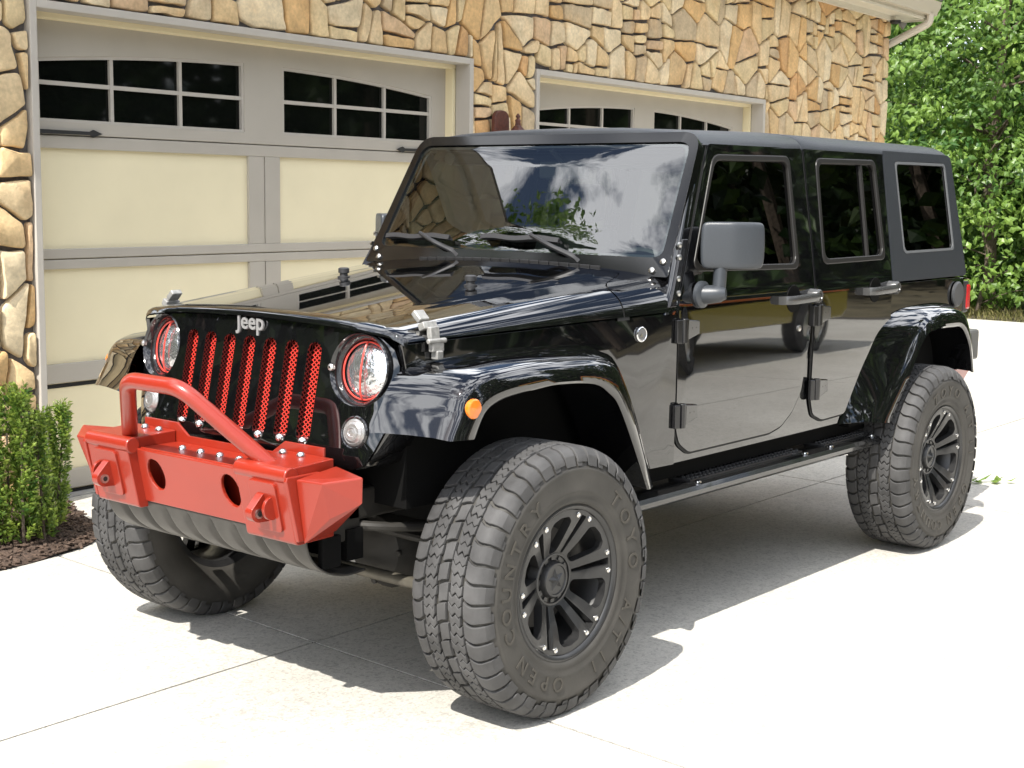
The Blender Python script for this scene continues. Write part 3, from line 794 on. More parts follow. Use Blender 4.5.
b = MB(); b.plate(fi, [fi2], lambda y, v: ws(y, v, -.009)); b.build('glass_border', mat('black_frit', (.006, .007, .009), .3), WF, smooth=60)
xdoor = lambda z: -.853 if z < 1.27 else lerp(-.853, -1.183, (z - 1.27)/.575)
xws = lambda z: WB.x + US.x*(z - 1.40)/US.z
PIL = mat('pillar_paint', (.010, .010, .011), .16, coat=.5)
for s in (1, -1):
    b = MB(); rows = []
    for k in range(15):
        z = lerp(1.225, 1.847, k/14); y = yd(z) - .004; x0 = xws(max(z, 1.33)) - .004; x1 = xdoor(z) + .010
        if z < 1.33: x0 = lerp(-.775, xws(1.33) - .004, (z - 1.225)/.105)
        rows.append([V(x0 - .02, s*(y-.05), z), V(x0 + .004, s*(y-.014), z), V(x0 - .006, s*(y-.003), z), V(x0 - .018, s*y, z), V(x1, s*y, z), V(x1, s*(y-.05), z)])
    b.loft(rows); b.build('pillar', BLACK, WF, smooth=50)
    b = MB(); rows = []
    for k in range(9):
        z = lerp(1.252, 1.492, k/8); y = yd(z); x0 = xws(max(z, 1.33)) - .012 if z >= 1.33 else lerp(-.79, xws(1.33) - .012, (z-1.252)/.078); x1 = xdoor(z) + .016
        rows.append([V(x0, s*(y-.012), z), V(x0 - .004, s*(y+.002), z), V(x1, s*(y+.002), z), V(x1, s*(y-.012), z)])
    b.loft(rows, caps=True); b.build('hinge_bracket', PIL, WF, smooth=40, bevel=.002)
    for x, z in ((-.905, 1.472), (-.892, 1.428), (-.868, 1.352), (-.858, 1.300)):
        b = MB(); b.lathe([(-.004, .011), (.004, .011), (.007, .006), (.008, 0)], o=(x, s*(yd(z)+.001), z), ax=(0, s, 0), n=12); b.build('bracket_bolt', STEEL, WF)
    for y, v in ((.735, .010), (.70, -.028)):
        b = MB(); b.lathe([(-.004, .012), (.005, .012), (.009, .006), (.009, 0)], o=ws(s*y, v, .004), ax=NW, n=12); b.build('bracket_bolt', STEEL, WF)
WIP = mat('wiper_black', (.022, .022, .024), .5)
for (y0, yA, yB, yb0, vb) in ((-.285, -.48, -.68, -.31, .062), (.335, .115, -.14, .255, .066)):
    b = MB()
    piv = V(-.880, y0, 1.392)
    hook = ws(yA, vb + .012, .030)
    b.tube(catmull([piv + V(.01, .02, 0), piv + V(.006, -.02, .022), lerp(piv, hook, .5) + V(.028, 0, .012), hook], 5), [.016, .0165, .016, .015, .014, .013, .012, .011, .011, .010, .010, .009, .009, .008, .008, .007][:16], 8)
    w = b.build('wiper_arm', WIP, CAR)
    b = MB(); b.lathe([(-.01, .021), (.012, .020), (.018, .012), (.018, 0)], o=piv, ax=NW, n=14); b.build('pivot_cap', mat('pivot_grey', (.10, .10, .105), .4), w)
    b = MB()
    for d0, hw, hh in ((.012, .0045, .012), (.024, .010, .005)):
        rows = []
        for k in range(12):
            y = lerp(yB, yb0, k/11); c = ws(y, vb + .004*sin(k), d0 - .002)
            rows.append([c + US*hw - NW*hh, c - US*hw - NW*hh, c - US*hw + NW*hh, c + US*hw + NW*hh])
        b.loft(rows, cu=True, caps=True)
    b.build('wiper_blade', WIP, w, smooth=30)

# doors
FD = [(-1.183, 1.845), (-1.916, 1.851), (-1.900, 1.445), (-1.888, 1.27), (-1.858, 1.075), (-1.800, .850), (-1.735, .775), (-1.648, .724), (-1.553, .706), (-.955, .705), (-.886, .745), (-.860, .80), (-.858, 1.27)]
RD = [(-1.932, 1.851), (-2.680, 1.857), (-2.632, 1.27), (-2.626, 1.09), (-2.47, 1.02), (-2.31, .85), (-2.21, .715), (-2.00, .710), (-1.915, .742), (-1.888, .81), (-1.893, 1.03), (-1.902, 1.27), (-1.914, 1.445)]
FW = rpoly([(-1.208, 1.808), (-1.803, 1.818), (-1.775, 1.358), (-1.002, 1.372), (-.982, 1.402)], .045, 6)
RW = rpoly([(-2.026, 1.817), (-2.598, 1.823), (-2.588, 1.376), (-1.985, 1.370)], .045, 6)
HND = mat('handle_sheen_grey', (.10, .10, .10), .24, metal=.55)  # grey metal colour stands in for sky reflected on black plastic
HNG = mat('hinge_paint', (.005, .005, .006), .16, coat=.25)
fold = [[(-.80 - .04*i, 1.27) for i in range(50)]]
for s in (1, -1):
    for which, outl, win in (('front', FD, FW), ('rear', RD, RW)):
        ro = rpoly(outl, .02, 3)
        b = MB(); b.plate(ro, [win], lambda x, z: V(x, s*(yd(z)-.015), z), grid=.06, lines=fold)
        d = b.build('door', BLACK, CAR, smooth=25, solid=.03, bevel=.006)
        big = inset(ro, -.009); sml = inset(ro, .02)
        b = MB(); b.plate(big, [sml], lambda x, z: V(x, s*(yd(z) - .0048), z)); b.build('door_gap_shade', SEAL_GAP, d, smooth=None)  # black strip puts the shadow of the door gap into colour
        wi = inset(win, .024)
        b = MB(); b.plate(win, [wi], lambda x, z: V(x, s*(yd(z) - .004), z)); b.build('window_seal', TRIM, d, smooth=None, solid=.016, bevel=.004)
        b = MB(); b.plate(inset(win, .018), [], lambda x, z: V(x, s*(yd(z) - .010), z), grid=.12); b.build('window_glass', SIDEG, d, smooth=40)
        if which == 'rear':
            b = MB(); b.loft([[V(x + a, s*(yd(z) + e), z) for a, e in ((-.010, -.012), (.010, -.012), (.008, .001), (-.008, .001))] for x, z in ((-2.452, 1.808), (-2.418, 1.39))], cu=True, caps=True)
            b.build('window_divider', TRIM, d, smooth=None)
        # pull handle over a flat black disc that stands for its shaded cup
        x0, x1, z = (-1.585, -1.868, 1.241) if which == 'front' else (-2.335, -2.615, 1.246)
        y = .815; cx = (x0*.58 + x1*.42)
        b = MB(); b.lathe([(-.002, .056), (.0012, .055), (.0013, 0)], o=(cx, s*y, z), ax=(0, s, 0), n=28); b.build('handle_cup_shade', mat('cup_shade_black', (.002, .002, .002), .6, spec=.1), d)
        b = MB()
        path = [V(x0, s*(y+.004), z - .002), V(x0 - .008, s*(y+.030), z), V(x0 - .06, s*(y+.040), z), V(x1 + .06, s*(y+.040), z + .004), V(x1 + .02, s*(y+.034), z + .006)]
        rows = []
        for p in catmull(path, 4):
            rows.append([p + V(0, s*a, c) for a, c in ((-.010, -.016), (.008, -.017), (.013, -.008), (.013, .008), (.008, .017), (-.010, .016))])
        b.loft(rows, cu=True, caps=True)
        b.lathe([(-.002, .030), (.040, .029), (.046, .024), (.046, .015), (.040, .013), (.040, 0)], o=(x1 + .018, s*y, z + .006), ax=(0, s, 0), n=22)
        b.build('handle', HND, d, smooth=45)
        if which == 'front':
            b = MB(); b.lathe([(0, .013), (.004, .013), (.006, .009), (.006, 0)], o=(-1.760, s*.8155, 1.118), ax=(0, s, 0), n=16); b.build('key_lock', STEEL, d)
        # exposed hinges
        hx = -.872 if which == 'front' else -1.905
        for z in (1.165, .853):
            b = MB(); b.tube([V(hx + .004, s*.832, z - .045), V(hx + .004, s*.832, z + .045)], .015, 12)
            k = .105
            b.hexa([V(hx - .008, s*.815, z - .034), V(hx - k, s*.815, z - .020), V(hx - k, s*.829, z - .018), V(hx - .008, s*.842, z - .034),
                    V(hx - .008, s*.815, z + .040), V(hx - k, s*.815, z + .032), V(hx - k, s*.829, z + .030), V(hx - .008, s*.842, z + .040)])
            b.hexa([V(hx + .038, s*.811, z - .046), V(hx + .006, s*.811, z - .046), V(hx + .006, s*.838, z - .046), V(hx + .038, s*.826, z - .046),
                    V(hx + .038, s*.811, z + .040), V(hx + .006, s*.811, z + .040), V(hx + .006, s*.838, z + .040), V(hx + .038, s*.826, z + .040)])
            for dx in (-.04, -.075):
                b.lathe([(0, .007), (.003, .007), (.004, 0)], o=V(hx + dx, s*(.840 + dx*.14 + .0), z + .006), ax=(0, s, 0), n=8)
            b.build('hinge', HNG, d, smooth=30, bevel=.003)
    # mirror: part of the front door
    b = MB()
    plan = rpoly([(-.975, .812), (-1.052, .930), (-1.105, .972), (-1.158, .990), (-1.168, .955), (-1.145, .806)], [.030, .030, .04, .018, .012, .02], 6)
    cx, cy = -1.075, .895; rows = []
    for z, k in ((1.386, .80), (1.389, .90), (1.396, .955), (1.410, .985), (1.43, 1), (1.47, 1.01), (1.51, 1), (1.532, .985), (1.546, .955), (1.553, .90), (1.556, .80)):
        rows.append([V(cx + (x-cx)*k, s*(cy + (y-cy)*k), z) for x, y in plan])
    b.loft(rows, cu=True, caps=True); M_ = b.build('mirror', MIRRORP, CAR, smooth=50)
    b = MB(); b.plate(rpoly([(.825, 1.405), (.94, 1.405), (.94, 1.54), (.825, 1.54)], .02, 4), [], lambda y, z: V(-1.150 - (y-.806)*.155 - .004, s*y, z)); b.build('mirror_glass', CHROME, M_, smooth=None)
    b = MB(); b.tube([V(-1.045, s*.868, 1.395), V(-1.040, s*.868, 1.33), V(-1.035, s*.868, 1.285)], .025, 14)
    b.tube([V(-1.000, s*.80, 1.288), V(-1.012, s*.84, 1.290), V(-1.028, s*.880, 1.294), V(-1.036, s*.900, 1.296)], [.036, .035, .031, .020], 16)
    b.lathe([(-.004, .050), (.010, .050), (.016, .042), (.018, .02)], o=(-1.000, s*.815, 1.290), ax=(0, s, 0), n=24)
    b.build('mirror_arm', MIRRORP, M_, smooth=50)

# hardtop
b = MB(); rows = []
half = [(0, 1.936), (.30, 1.933), (.50, 1.923), (.60, 1.912), (.655, 1.901), (.688, 1.887), (.706, 1.870), (.711, 1.852), (.700, 1.846), (.66, 1.846)]
XS = [-1.128, -1.136, -1.155, -1.20, -1.4, -1.6, -1.905, -1.912, -1.918, -1.925, -2.1, -2.5, -2.9, -3.2, -3.38, -3.425, -3.448, -3.458]
for x in XS:
    dz = interp(x, [(-3.46, -.035), (-3.448, -.022), (-3.425, -.010), (-3.38, 0), (-1.9, 0), (-1.2, -.018), (-1.155, -.022), (-1.136, -.028), (-1.128, -.036)])
    if x in (-1.912, -1.918): dz -= .006
    row = []
    for y, z in [(-y, z) for y, z in half[::-1]] + half[1:]:
        row.append(V(x, y, max(z + dz, 1.842) if z > 1.85 else z + max(dz, -.012)))
    rows.append(row)
b.loft(rows, caps=True); TOP = b.build('hardtop', HARDTOP, CAR, smooth=50)
QW = rpoly([(-2.800, 1.823), (-3.372, 1.826), (-3.366, 1.404), (-2.784, 1.399)], .03, 5)
QO = rpoly([(-2.6895, 1.866), (-3.452, 1.866), (-3.482, 1.275), (-2.640, 1.272)], [.004, .05, .03, .004], 5)
TRIMG = mat('grey_window_trim', (.11, .115, .12), .4)
for s in (1, -1):
    b = MB(); b.plate(QO, [QW], lambda x, z: V(x, s*(yd(z)-.013), z), grid=.15); b.build('hardtop_side', HARDTOP, CAR, smooth=30, solid=.03, bevel=.006)
    b = MB(); b.plate(QW, [inset(QW, .012)], lambda x, z: V(x, s*(yd(z) + .001), z)); b.build('quarter_window_trim', TRIMG, TOP, smooth=None, solid=.006)
    b = MB(); b.plate(inset(QW, .004), [], lambda x, z: V(x, s*(yd(z) - .004), z)); b.build('quarter_window', SIDEG, TOP, smooth=None)
b = MB(); xr = lambda z: -3.468 + max(0, z - 1.27)*.03
rw = rpoly([(.60, 1.34), (.56, 1.82), (-.56, 1.82), (-.60, 1.34)], .04, 4)
b.plate([(.80, 1.272), (.705, 1.86), (-.705, 1.86), (-.80, 1.272)], [rw], lambda y, z: V(xr(z), y, z)); b.build('hardtop_rear', HARDTOP, CAR, smooth=None, solid=.02)
b = MB(); b.plate(rw, [], lambda y, z: V(xr(z) - .002, y, z)); b.build('rear_window', SIDEG, CAR, smooth=None)
b = MB(); b.box((-3.492, -.79, .80), (-3.46, .79, 1.268)); b.build('tailgate', BLACK, CAR, smooth=None, bevel=.012)
for s in (1, -1):
    b = MB(); b.box((-3.575, min(s*.69, s*.795), 1.085), (-3.494, max(s*.69, s*.795), 1.245)); L_ = b.build('tail_lamp', BLACKP, CAR, smooth=None, bevel=.01)
    b = MB(); b.box((-3.588, min(s*.70, s*.80), 1.10), (-3.535, max(s*.70, s*.80), 1.23)); b.build('red_lens', TAILR, L_, smooth=None, bevel=.012)
b = MB(); b.lathe([(-.002, .063), (.006, .063), (.012, .056), (.012, 0)], o=(-3.385, .8095, 1.186), ax=(0, 1, 0), n=32); b.build('fuel_flap', mat('fuel_flap_plastic', (.05, .052, .055), .45), CAR)
# rear bumper (red) with a dark step block at each end
b = MB(); b.hexa([(-3.55,-.70,.655),(-3.84,-.66,.655),(-3.84,.66,.655),(-3.55,.70,.655),(-3.55,-.74,.795),(-3.88,-.72,.795),(-3.88,.72,.795),(-3.55,.74,.795)])
RB = b.build('rear_bumper', RED, CAR, smooth=None, bevel=.015)
for s in (1, -1):
    b = MB(); b.box((-3.90, min(s*.60, s*.735), .815), (-3.775, max(s*.60, s*.735), .975)); b.build('step_block', mat('step_grey', (.09, .09, .085), .5), RB, smooth=None, bevel=.015)

# running boards
for s in (1, -1):
    pr = [(.672, .551), (.682, .536), (.79, .528), (.822, .531), (.838, .544), (.840, .561), (.830, .576), (.78, .582), (.687, .580), (.674, .572)]
    b = MB(); b.loft([[V(x, s*y, z) for y, z in pr] for x in (-.60, -.615, -1.2, -1.9, -2.53, -2.545)], cu=True, caps=True)
    r = b.build('running_board', mat('board_black', (.012, .012, .012), .16, coat=.6), CAR, smooth=40)
    for x0, x1 in ((-1.01, -1.88), (-2.08, -2.51)):
        b = MB(); b.box((x1, min(s*.687, s*.787), .580), (x0, max(s*.687, s*.787), .588))
        nx = int((x0 - x1)/.028)
        for i in range(nx):
            for j in range(3):
                cx = x0 - .014 - i*.028; cy = .705 + j*.032
                b.lathe([(0, .0085), (.005, .0075), (.006, .004)], o=(cx + (.014 if j == 1 else 0)*-1, s*cy, .588), ax=(0, 0, 1), n=6)
        b.build('tread_pad', mat('tread_pad_rubber', (.07, .07, .072), .26, metal=.45), r, smooth=30)
        for x in (x0 - .015, x1 + .015):
            b = MB(); b.lathe([(0, .014), (.006, .013), (.010, .006), (.010, 0)], o=(x, s*.810, .580), ax=(0, 0, 1), n=12); b.build('board_bolt', CHROME, r)
    b = MB()
    for x in (-.70, -1.25, -1.85, -2.30): b.box((x-.03, min(s*.45, s*.80), .512), (x+.03, max(s*.45, s*.73), .532))
    b.build('board_bracket', UNDER, r, smooth=None)

# front bumper
b = MB()
fx = lambda z: .676 + (z - .615)*.21
ov = lambda c: [(c + .043*cos(a) - .006*sin(a), .722 + .052*sin(a)) for a in [2*pi*k/20 for k in range(20)]]
b.plate([(-.28, .618), (.28, .618), (.28, .800), (-.28, .800)], [ov(-.189), ov(.189)], lambda y, z: V(fx(z) - .006, y, z))
FB = b.build('front_bumper', RED, CAR, smooth=None, solid=.012, bevel=.003)
b = MB(); b.box((.54, -.272, .790), (.700, .272, .803)); b.box((.50, -.28, .64), (.645, .28, .652)); b.hexa([(.60,-.28,.65),(.612,-.28,.65),(.612,.28,.65),(.60,.28,.65),(.62,-.28,.79),(.632,-.28,.79),(.632,.28,.79),(.62,.28,.79)])
b.build('winch_tray', RED, FB, smooth=None, bevel=.004)
b = MB(); b.plate([(-.45, .80), (-.45, .868), (-.27, .868), (-.21, .828), (.21, .828), (.27, .868), (.45, .868), (.45, .80)], [], lambda y, z: V(.545, y, z)); b.build('riser_plate', RED, FB, smooth=None, solid=.010, bevel=.003)
for s in (1, -1):
    pf = rpoly([(.552, .600), (.706, .596), (.752, .806), (.735, .834), (.552, .842)], [.005, .014, .012, .014, .005], 6)
    b = MB(); b.prism(pf, lambda x, z, y: V(x, s*y, z), .274, .498); bx = b.build('bumper_box', RED, FB, smooth=40, bevel=.009, seg=3)
    b = MB(); b.tube([V(.729, s*.268, .811), V(.729, s*.504, .811)], .0275, 20); b.build('rolled_edge', RED, FB, smooth=40, bevel=.004)
    b = MB(); b.prism([(.62, .612), (.710, .610), (.757, .800), (.753, .812), (.62, .812)], lambda x, z, y: V(x, s*y, z), .4985, .513); b.build('rib', RED, FB, smooth=None, bevel=.003)
    A, B, T, Q = V(.722, s*.5132, .803), V(.712, s*.616, .803), V(.628, s*.702, .822), V(.556, s*.5132, .822)
    A2, B2, T2, Q2 = V(.690, s*.5132, .602), V(.672, s*.606, .690), V(.618, s*.690, .742), V(.556, s*.5132, .62)
    b = MB(); b.add([A2, B2, T2, Q2, A, B, T, Q], [(4,5,6,7), (0,1,5,4), (1,2,6,5), (0,3,2), (0,2,1), (2,3,7,6), (3,0,4,7)]); b.build('bumper_wing', RED, FB, smooth=None, bevel=.005, seg=2)
    # recovery point: backing plate and a solid triangular lug; a black plug stands for its shaded hole
    b = MB(); bp_ = rpoly([(.335, .632), (.455, .632), (.455, .788), (.335, .788)], .018, 4)
    fx2 = lambda z: .706 + (z - .596)*.219
    b.plate(bp_, [], lambda y, z: V(fx2(z) + .004, s*y, z)); b.build('lug_plate', RED, FB, smooth=None, solid=.010, bevel=.002)
    b = MB(); lug = rpoly([(.715, .662), (.735, .752), (.752, .750), (.800, .702), (.796, .678), (.776, .664)], [.002, .004, .010, .016, .016, .010], 5)
    b.prism(lug, lambda x, z, y: V(x, s*y, z), .374, .404)
    b.prism([(.72, .690)] + [(.742 + .036*cos(a), .708 + .036*sin(a)) for a in [-pi*.55 + pi*1.1*k/10 for k in range(11)]] + [(.72, .735)], lambda x, z, y: V(x, s*y, z), .425, .437)
    lg = b.build('shackle_lug', RED, FB, smooth=40, bevel=.004)
    b = MB(); b.tube([V(.770, s*.368, .692), V(.770, s*.410, .692)], .015, 14); b.build('lug_eye', STEEL, lg)
    b = MB(); b.tube([V(.770, s*.3675, .692), V(.770, s*.4106, .692)], .0085, 12); b.build('eye_hole_shade', SEAL_GAP, lg)
    for x, y in ((.592, .312), (.590, .392)):
        b = MB(); b.lathe([(0, .014), (.003, .014), (.010, .010), (.013, .005), (.013, 0)], o=(x, s*y, .842), ax=(0, 0, 1), n=16); b.build('dome_bolt', CHROME, FB)
for y in (-.135, -.040, .056, .152):
    b = MB(); b.lathe([(0, .0145), (.003, .0145), (.011, .010), (.014, .005), (.014, 0)], o=(.632, y, .803), ax=(0, 0, 1), n=16); b.build('dome_bolt', CHROME, FB)
b = MB(); b.tube(fillet([V(.676, -.358, .815), V(.842, -.134, 1.052), V(.842, .134, 1.052), V(.676, .358, .815)], .055, 8), .0265, 20); b.build('bull_bar', RED, FB, smooth=60)
b = MB(); b.box((.40, -.47, .50), (.47, .47, .60)); b.build('gap_block', FLATB, FB, smooth=None)  # added dark box that closes a bright gap below the bumper
# ribbed skid plate below
b = MB(); prf = catmull([(.668, 0, .618), (.662, 0, .575), (.632, 0, .525), (.575, 0, .487), (.50, 0, .468), (.42, 0, .470)], 5); rows = []
for j in range(141):
    y = -.50 + j/140; row = []
    for i, p in enumerate(prf):
        u = i/(len(prf)-1); d = 0
        for k in range(8):
            c = -.40 + k*.115 + (u-.3)*.07
            d += math.exp(-((y-c)/.0115)**2)
        d *= -.020 * max(0, min(1, (u-.05)/.15)) * max(0, min(1, (.85-u)/.15))
        nrm = V(.75, 0, -.66); row.append(V(p.x, y, p.z) + nrm*d)
    rows.append(row)
b.loft(rows); b.build('skid_plate', SKID, FB, smooth=60, solid=.006)
for s in (1, -1):
    b = MB(); b.box((.52, min(s*.475, s*.497), .50), (.60, max(s*.475, s*.497), .60)); b.build('skid_bracket', FLATB, FB, smooth=None, bevel=.004)

# axles, steering and suspension
b = MB()
for s in (1, -1):
    b.box((-3.5, min(s*.36, s*.46), .52), (-.35, max(s*.36, s*.46), .615)); b.box((-.35, min(s*.36, s*.46), .62), (.46, max(s*.36, s*.46), .72))
    b.box((.40, min(s*.36, s*.46), .56), (.52, max(s*.36, s*.46), .74))
b.build('frame_rail', UNDER, CAR, smooth=None, bevel=.01)
b = MB(); b.tube([(0, -.68, .43), (0, .68, .43)], .042, 14)
b.lathe([(-.13, .06), (-.10, .125), (-.02, .155), (.04, .150), (.10, .115), (.125, .06), (.13, 0)], o=(.03, .25, .445), ax=(1, 0, 0), n=20)
for k in range(8): a = 2*pi*k/8; b.lathe([(0, .012), (.012, .012), (.012, 0)], o=(.125, .25 + .115*cos(a), .445 + .115*sin(a)), ax=(1, 0, 0), n=8)
for s in (1, -1):
    b.lathe([(-.05, .07), (.0, .10), (.06, .105), (.07, .06)], o=(0, s*.64, .432), ax=(0, s, 0), n=16)
    b.box((-.06, min(s*.52, s*.60), .36), (.06, max(s*.52, s*.60), .56))
b.box((.0, .30, .50), (.05, .36, .60)); b.box((-.05, .46, .36), (.08, .52, .54))
b.build('front_axle', UNDER, CAR, bevel=.004)
b = MB(); b.tube([(-2.947, -.68, .437), (-2.947, .68, .437)], .044, 14); b.lathe([(-.14, .05), (-.05, .15), (.05, .15), (.14, .05)], o=(-2.947, .05, .43), ax=(1, 0, 0), n=18); b.build('rear_axle', UNDER, CAR)
TIE = mat('steering_rod', (.105, .095, .075), .5, metal=.3, noise=(12, .4))
b = MB(); b.tube([(.20, -.66, .385), (.21, .66, .385)], .020, 12); b.build('tie_rod', TIE, CAR)
b = MB(); b.tube(catmull([(.16, -.55, .56), (.15, 0, .53), (.14, .30, .52), (.10, .60, .50)], 5), .015, 10); b.tube(catmull([(.42, .30, .60), (.38, .48, .60), (.20, .56, .58), (.02, .60, .56)], 5), .016, 10); b.build('sway_bar', UNDER, CAR)
for s in (1, -1):
    b = MB(); b.tube([V(-.02 + .062*cos(a), s*.46 + .062*sin(a), .50 + .26*a/(2*pi*6)) for a in [2*pi*6*k/120 for k in range(121)]], .009, 6); b.build('coil_spring', UNDER, CAR)
    b = MB(); b.tube([V(-.10, s*.56, .40), V(-.14, s*.54, .68)], .026, 12); b.tube([V(-.14, s*.54, .68), V(-.17, s*.52, .95)], .014, 10); b.build('shock_absorber', GREYM, CAR)
    b = MB(); b.tube([V(-.05, s*.50, .37), V(-.85, s*.42, .50)], .026, 10); b.build('control_arm', UNDER, CAR)

# cabin
b = MB(); b.hexa([(-1.28,-.68,1.02),(-.86,-.70,1.02),(-.86,.70,1.02),(-1.28,.68,1.02),(-1.24,-.68,1.36),(-.90,-.70,1.375),(-.90,.70,1.375),(-1.24,.68,1.36)]); b.build('dashboard', DASH, CAR, smooth=None, bevel=.03)
b = MB(); c = V(-1.36, .36, 1.27); ax = V(-.86, 0, .5).normalized(); u = V(0, 1, 0); w = ax.cross(u)
b.tube([c + (u*cos(2*pi*k/32) + w*sin(2*pi*k/32))*.185 for k in range(32)], .015, 8, closed=True)
for a in (0, 2.2, 4.1): b.tube([c - ax*.02, c + (u*cos(a) + w*sin(a))*.18], .014, 6)
b.lathe([(-.04, .05), (.0, .06), (.02, .04), (.02, 0)], o=c - ax*.01, ax=ax, n=16); b.build('steering_wheel', DASH, CAR)
for (x, ys) in ((-1.62, (.36, -.36)), (-2.50, (.38, -.38))):
    for y in ys:
        b = MB(); b.hexa([(x+.02,y-.25,.86),(x+.50,y-.25,.88),(x+.50,y+.25,.88),(x+.02,y+.25,.86),(x,y-.25,1.0),(x+.52,y-.24,1.02),(x+.52,y+.24,1.02),(x,y+.25,1.0)])
        b.hexa([(x-.10,y-.24,.98),(x+.06,y-.24,.98),(x+.06,y+.24,.98),(x-.10,y+.24,.98),(x-.24,y-.20,1.50),(x-.14,y-.20,1.50),(x-.14,y+.20,1.50),(x-.24,y+.20,1.50)])
        b.hexa([(x-.25,y-.12,1.53),(x-.15,y-.12,1.53),(x-.15,y+.12,1.53),(x-.25,y+.12,1.53),(x-.27,y-.10,1.70),(x-.19,y-.10,1.70),(x-.19,y+.10,1.70),(x-.27,y+.10,1.70)])
        b.build('seat', SEAT, CAR, smooth=40, bevel=.03)
b = MB()
for s in (1, -1):
    b.tube(fillet([V(-1.20, s*.62, 1.80), V(-1.98, s*.62, 1.82), V(-3.2, s*.60, 1.80), V(-3.4, s*.60, 1.3)], .1), .03, 10); b.tube([V(-1.98, s*.62, 1.82), V(-1.95, s*.66, .9)], .03, 10)
b.tube([V(-1.98, -.62, 1.82), V(-1.98, .62, 1.82)], .03, 10); b.build('roll_bar', DASH, CAR)
b = MB(); b.box((-1.235, -.20+.08, 1.715), (-1.205, .12+.0, 1.785)); b.tube([(-1.21, 0, 1.78), (-1.13, 0, 1.83)], .012, 8); b.build('rear_view_mirror', DASH, CAR, bevel=.015)
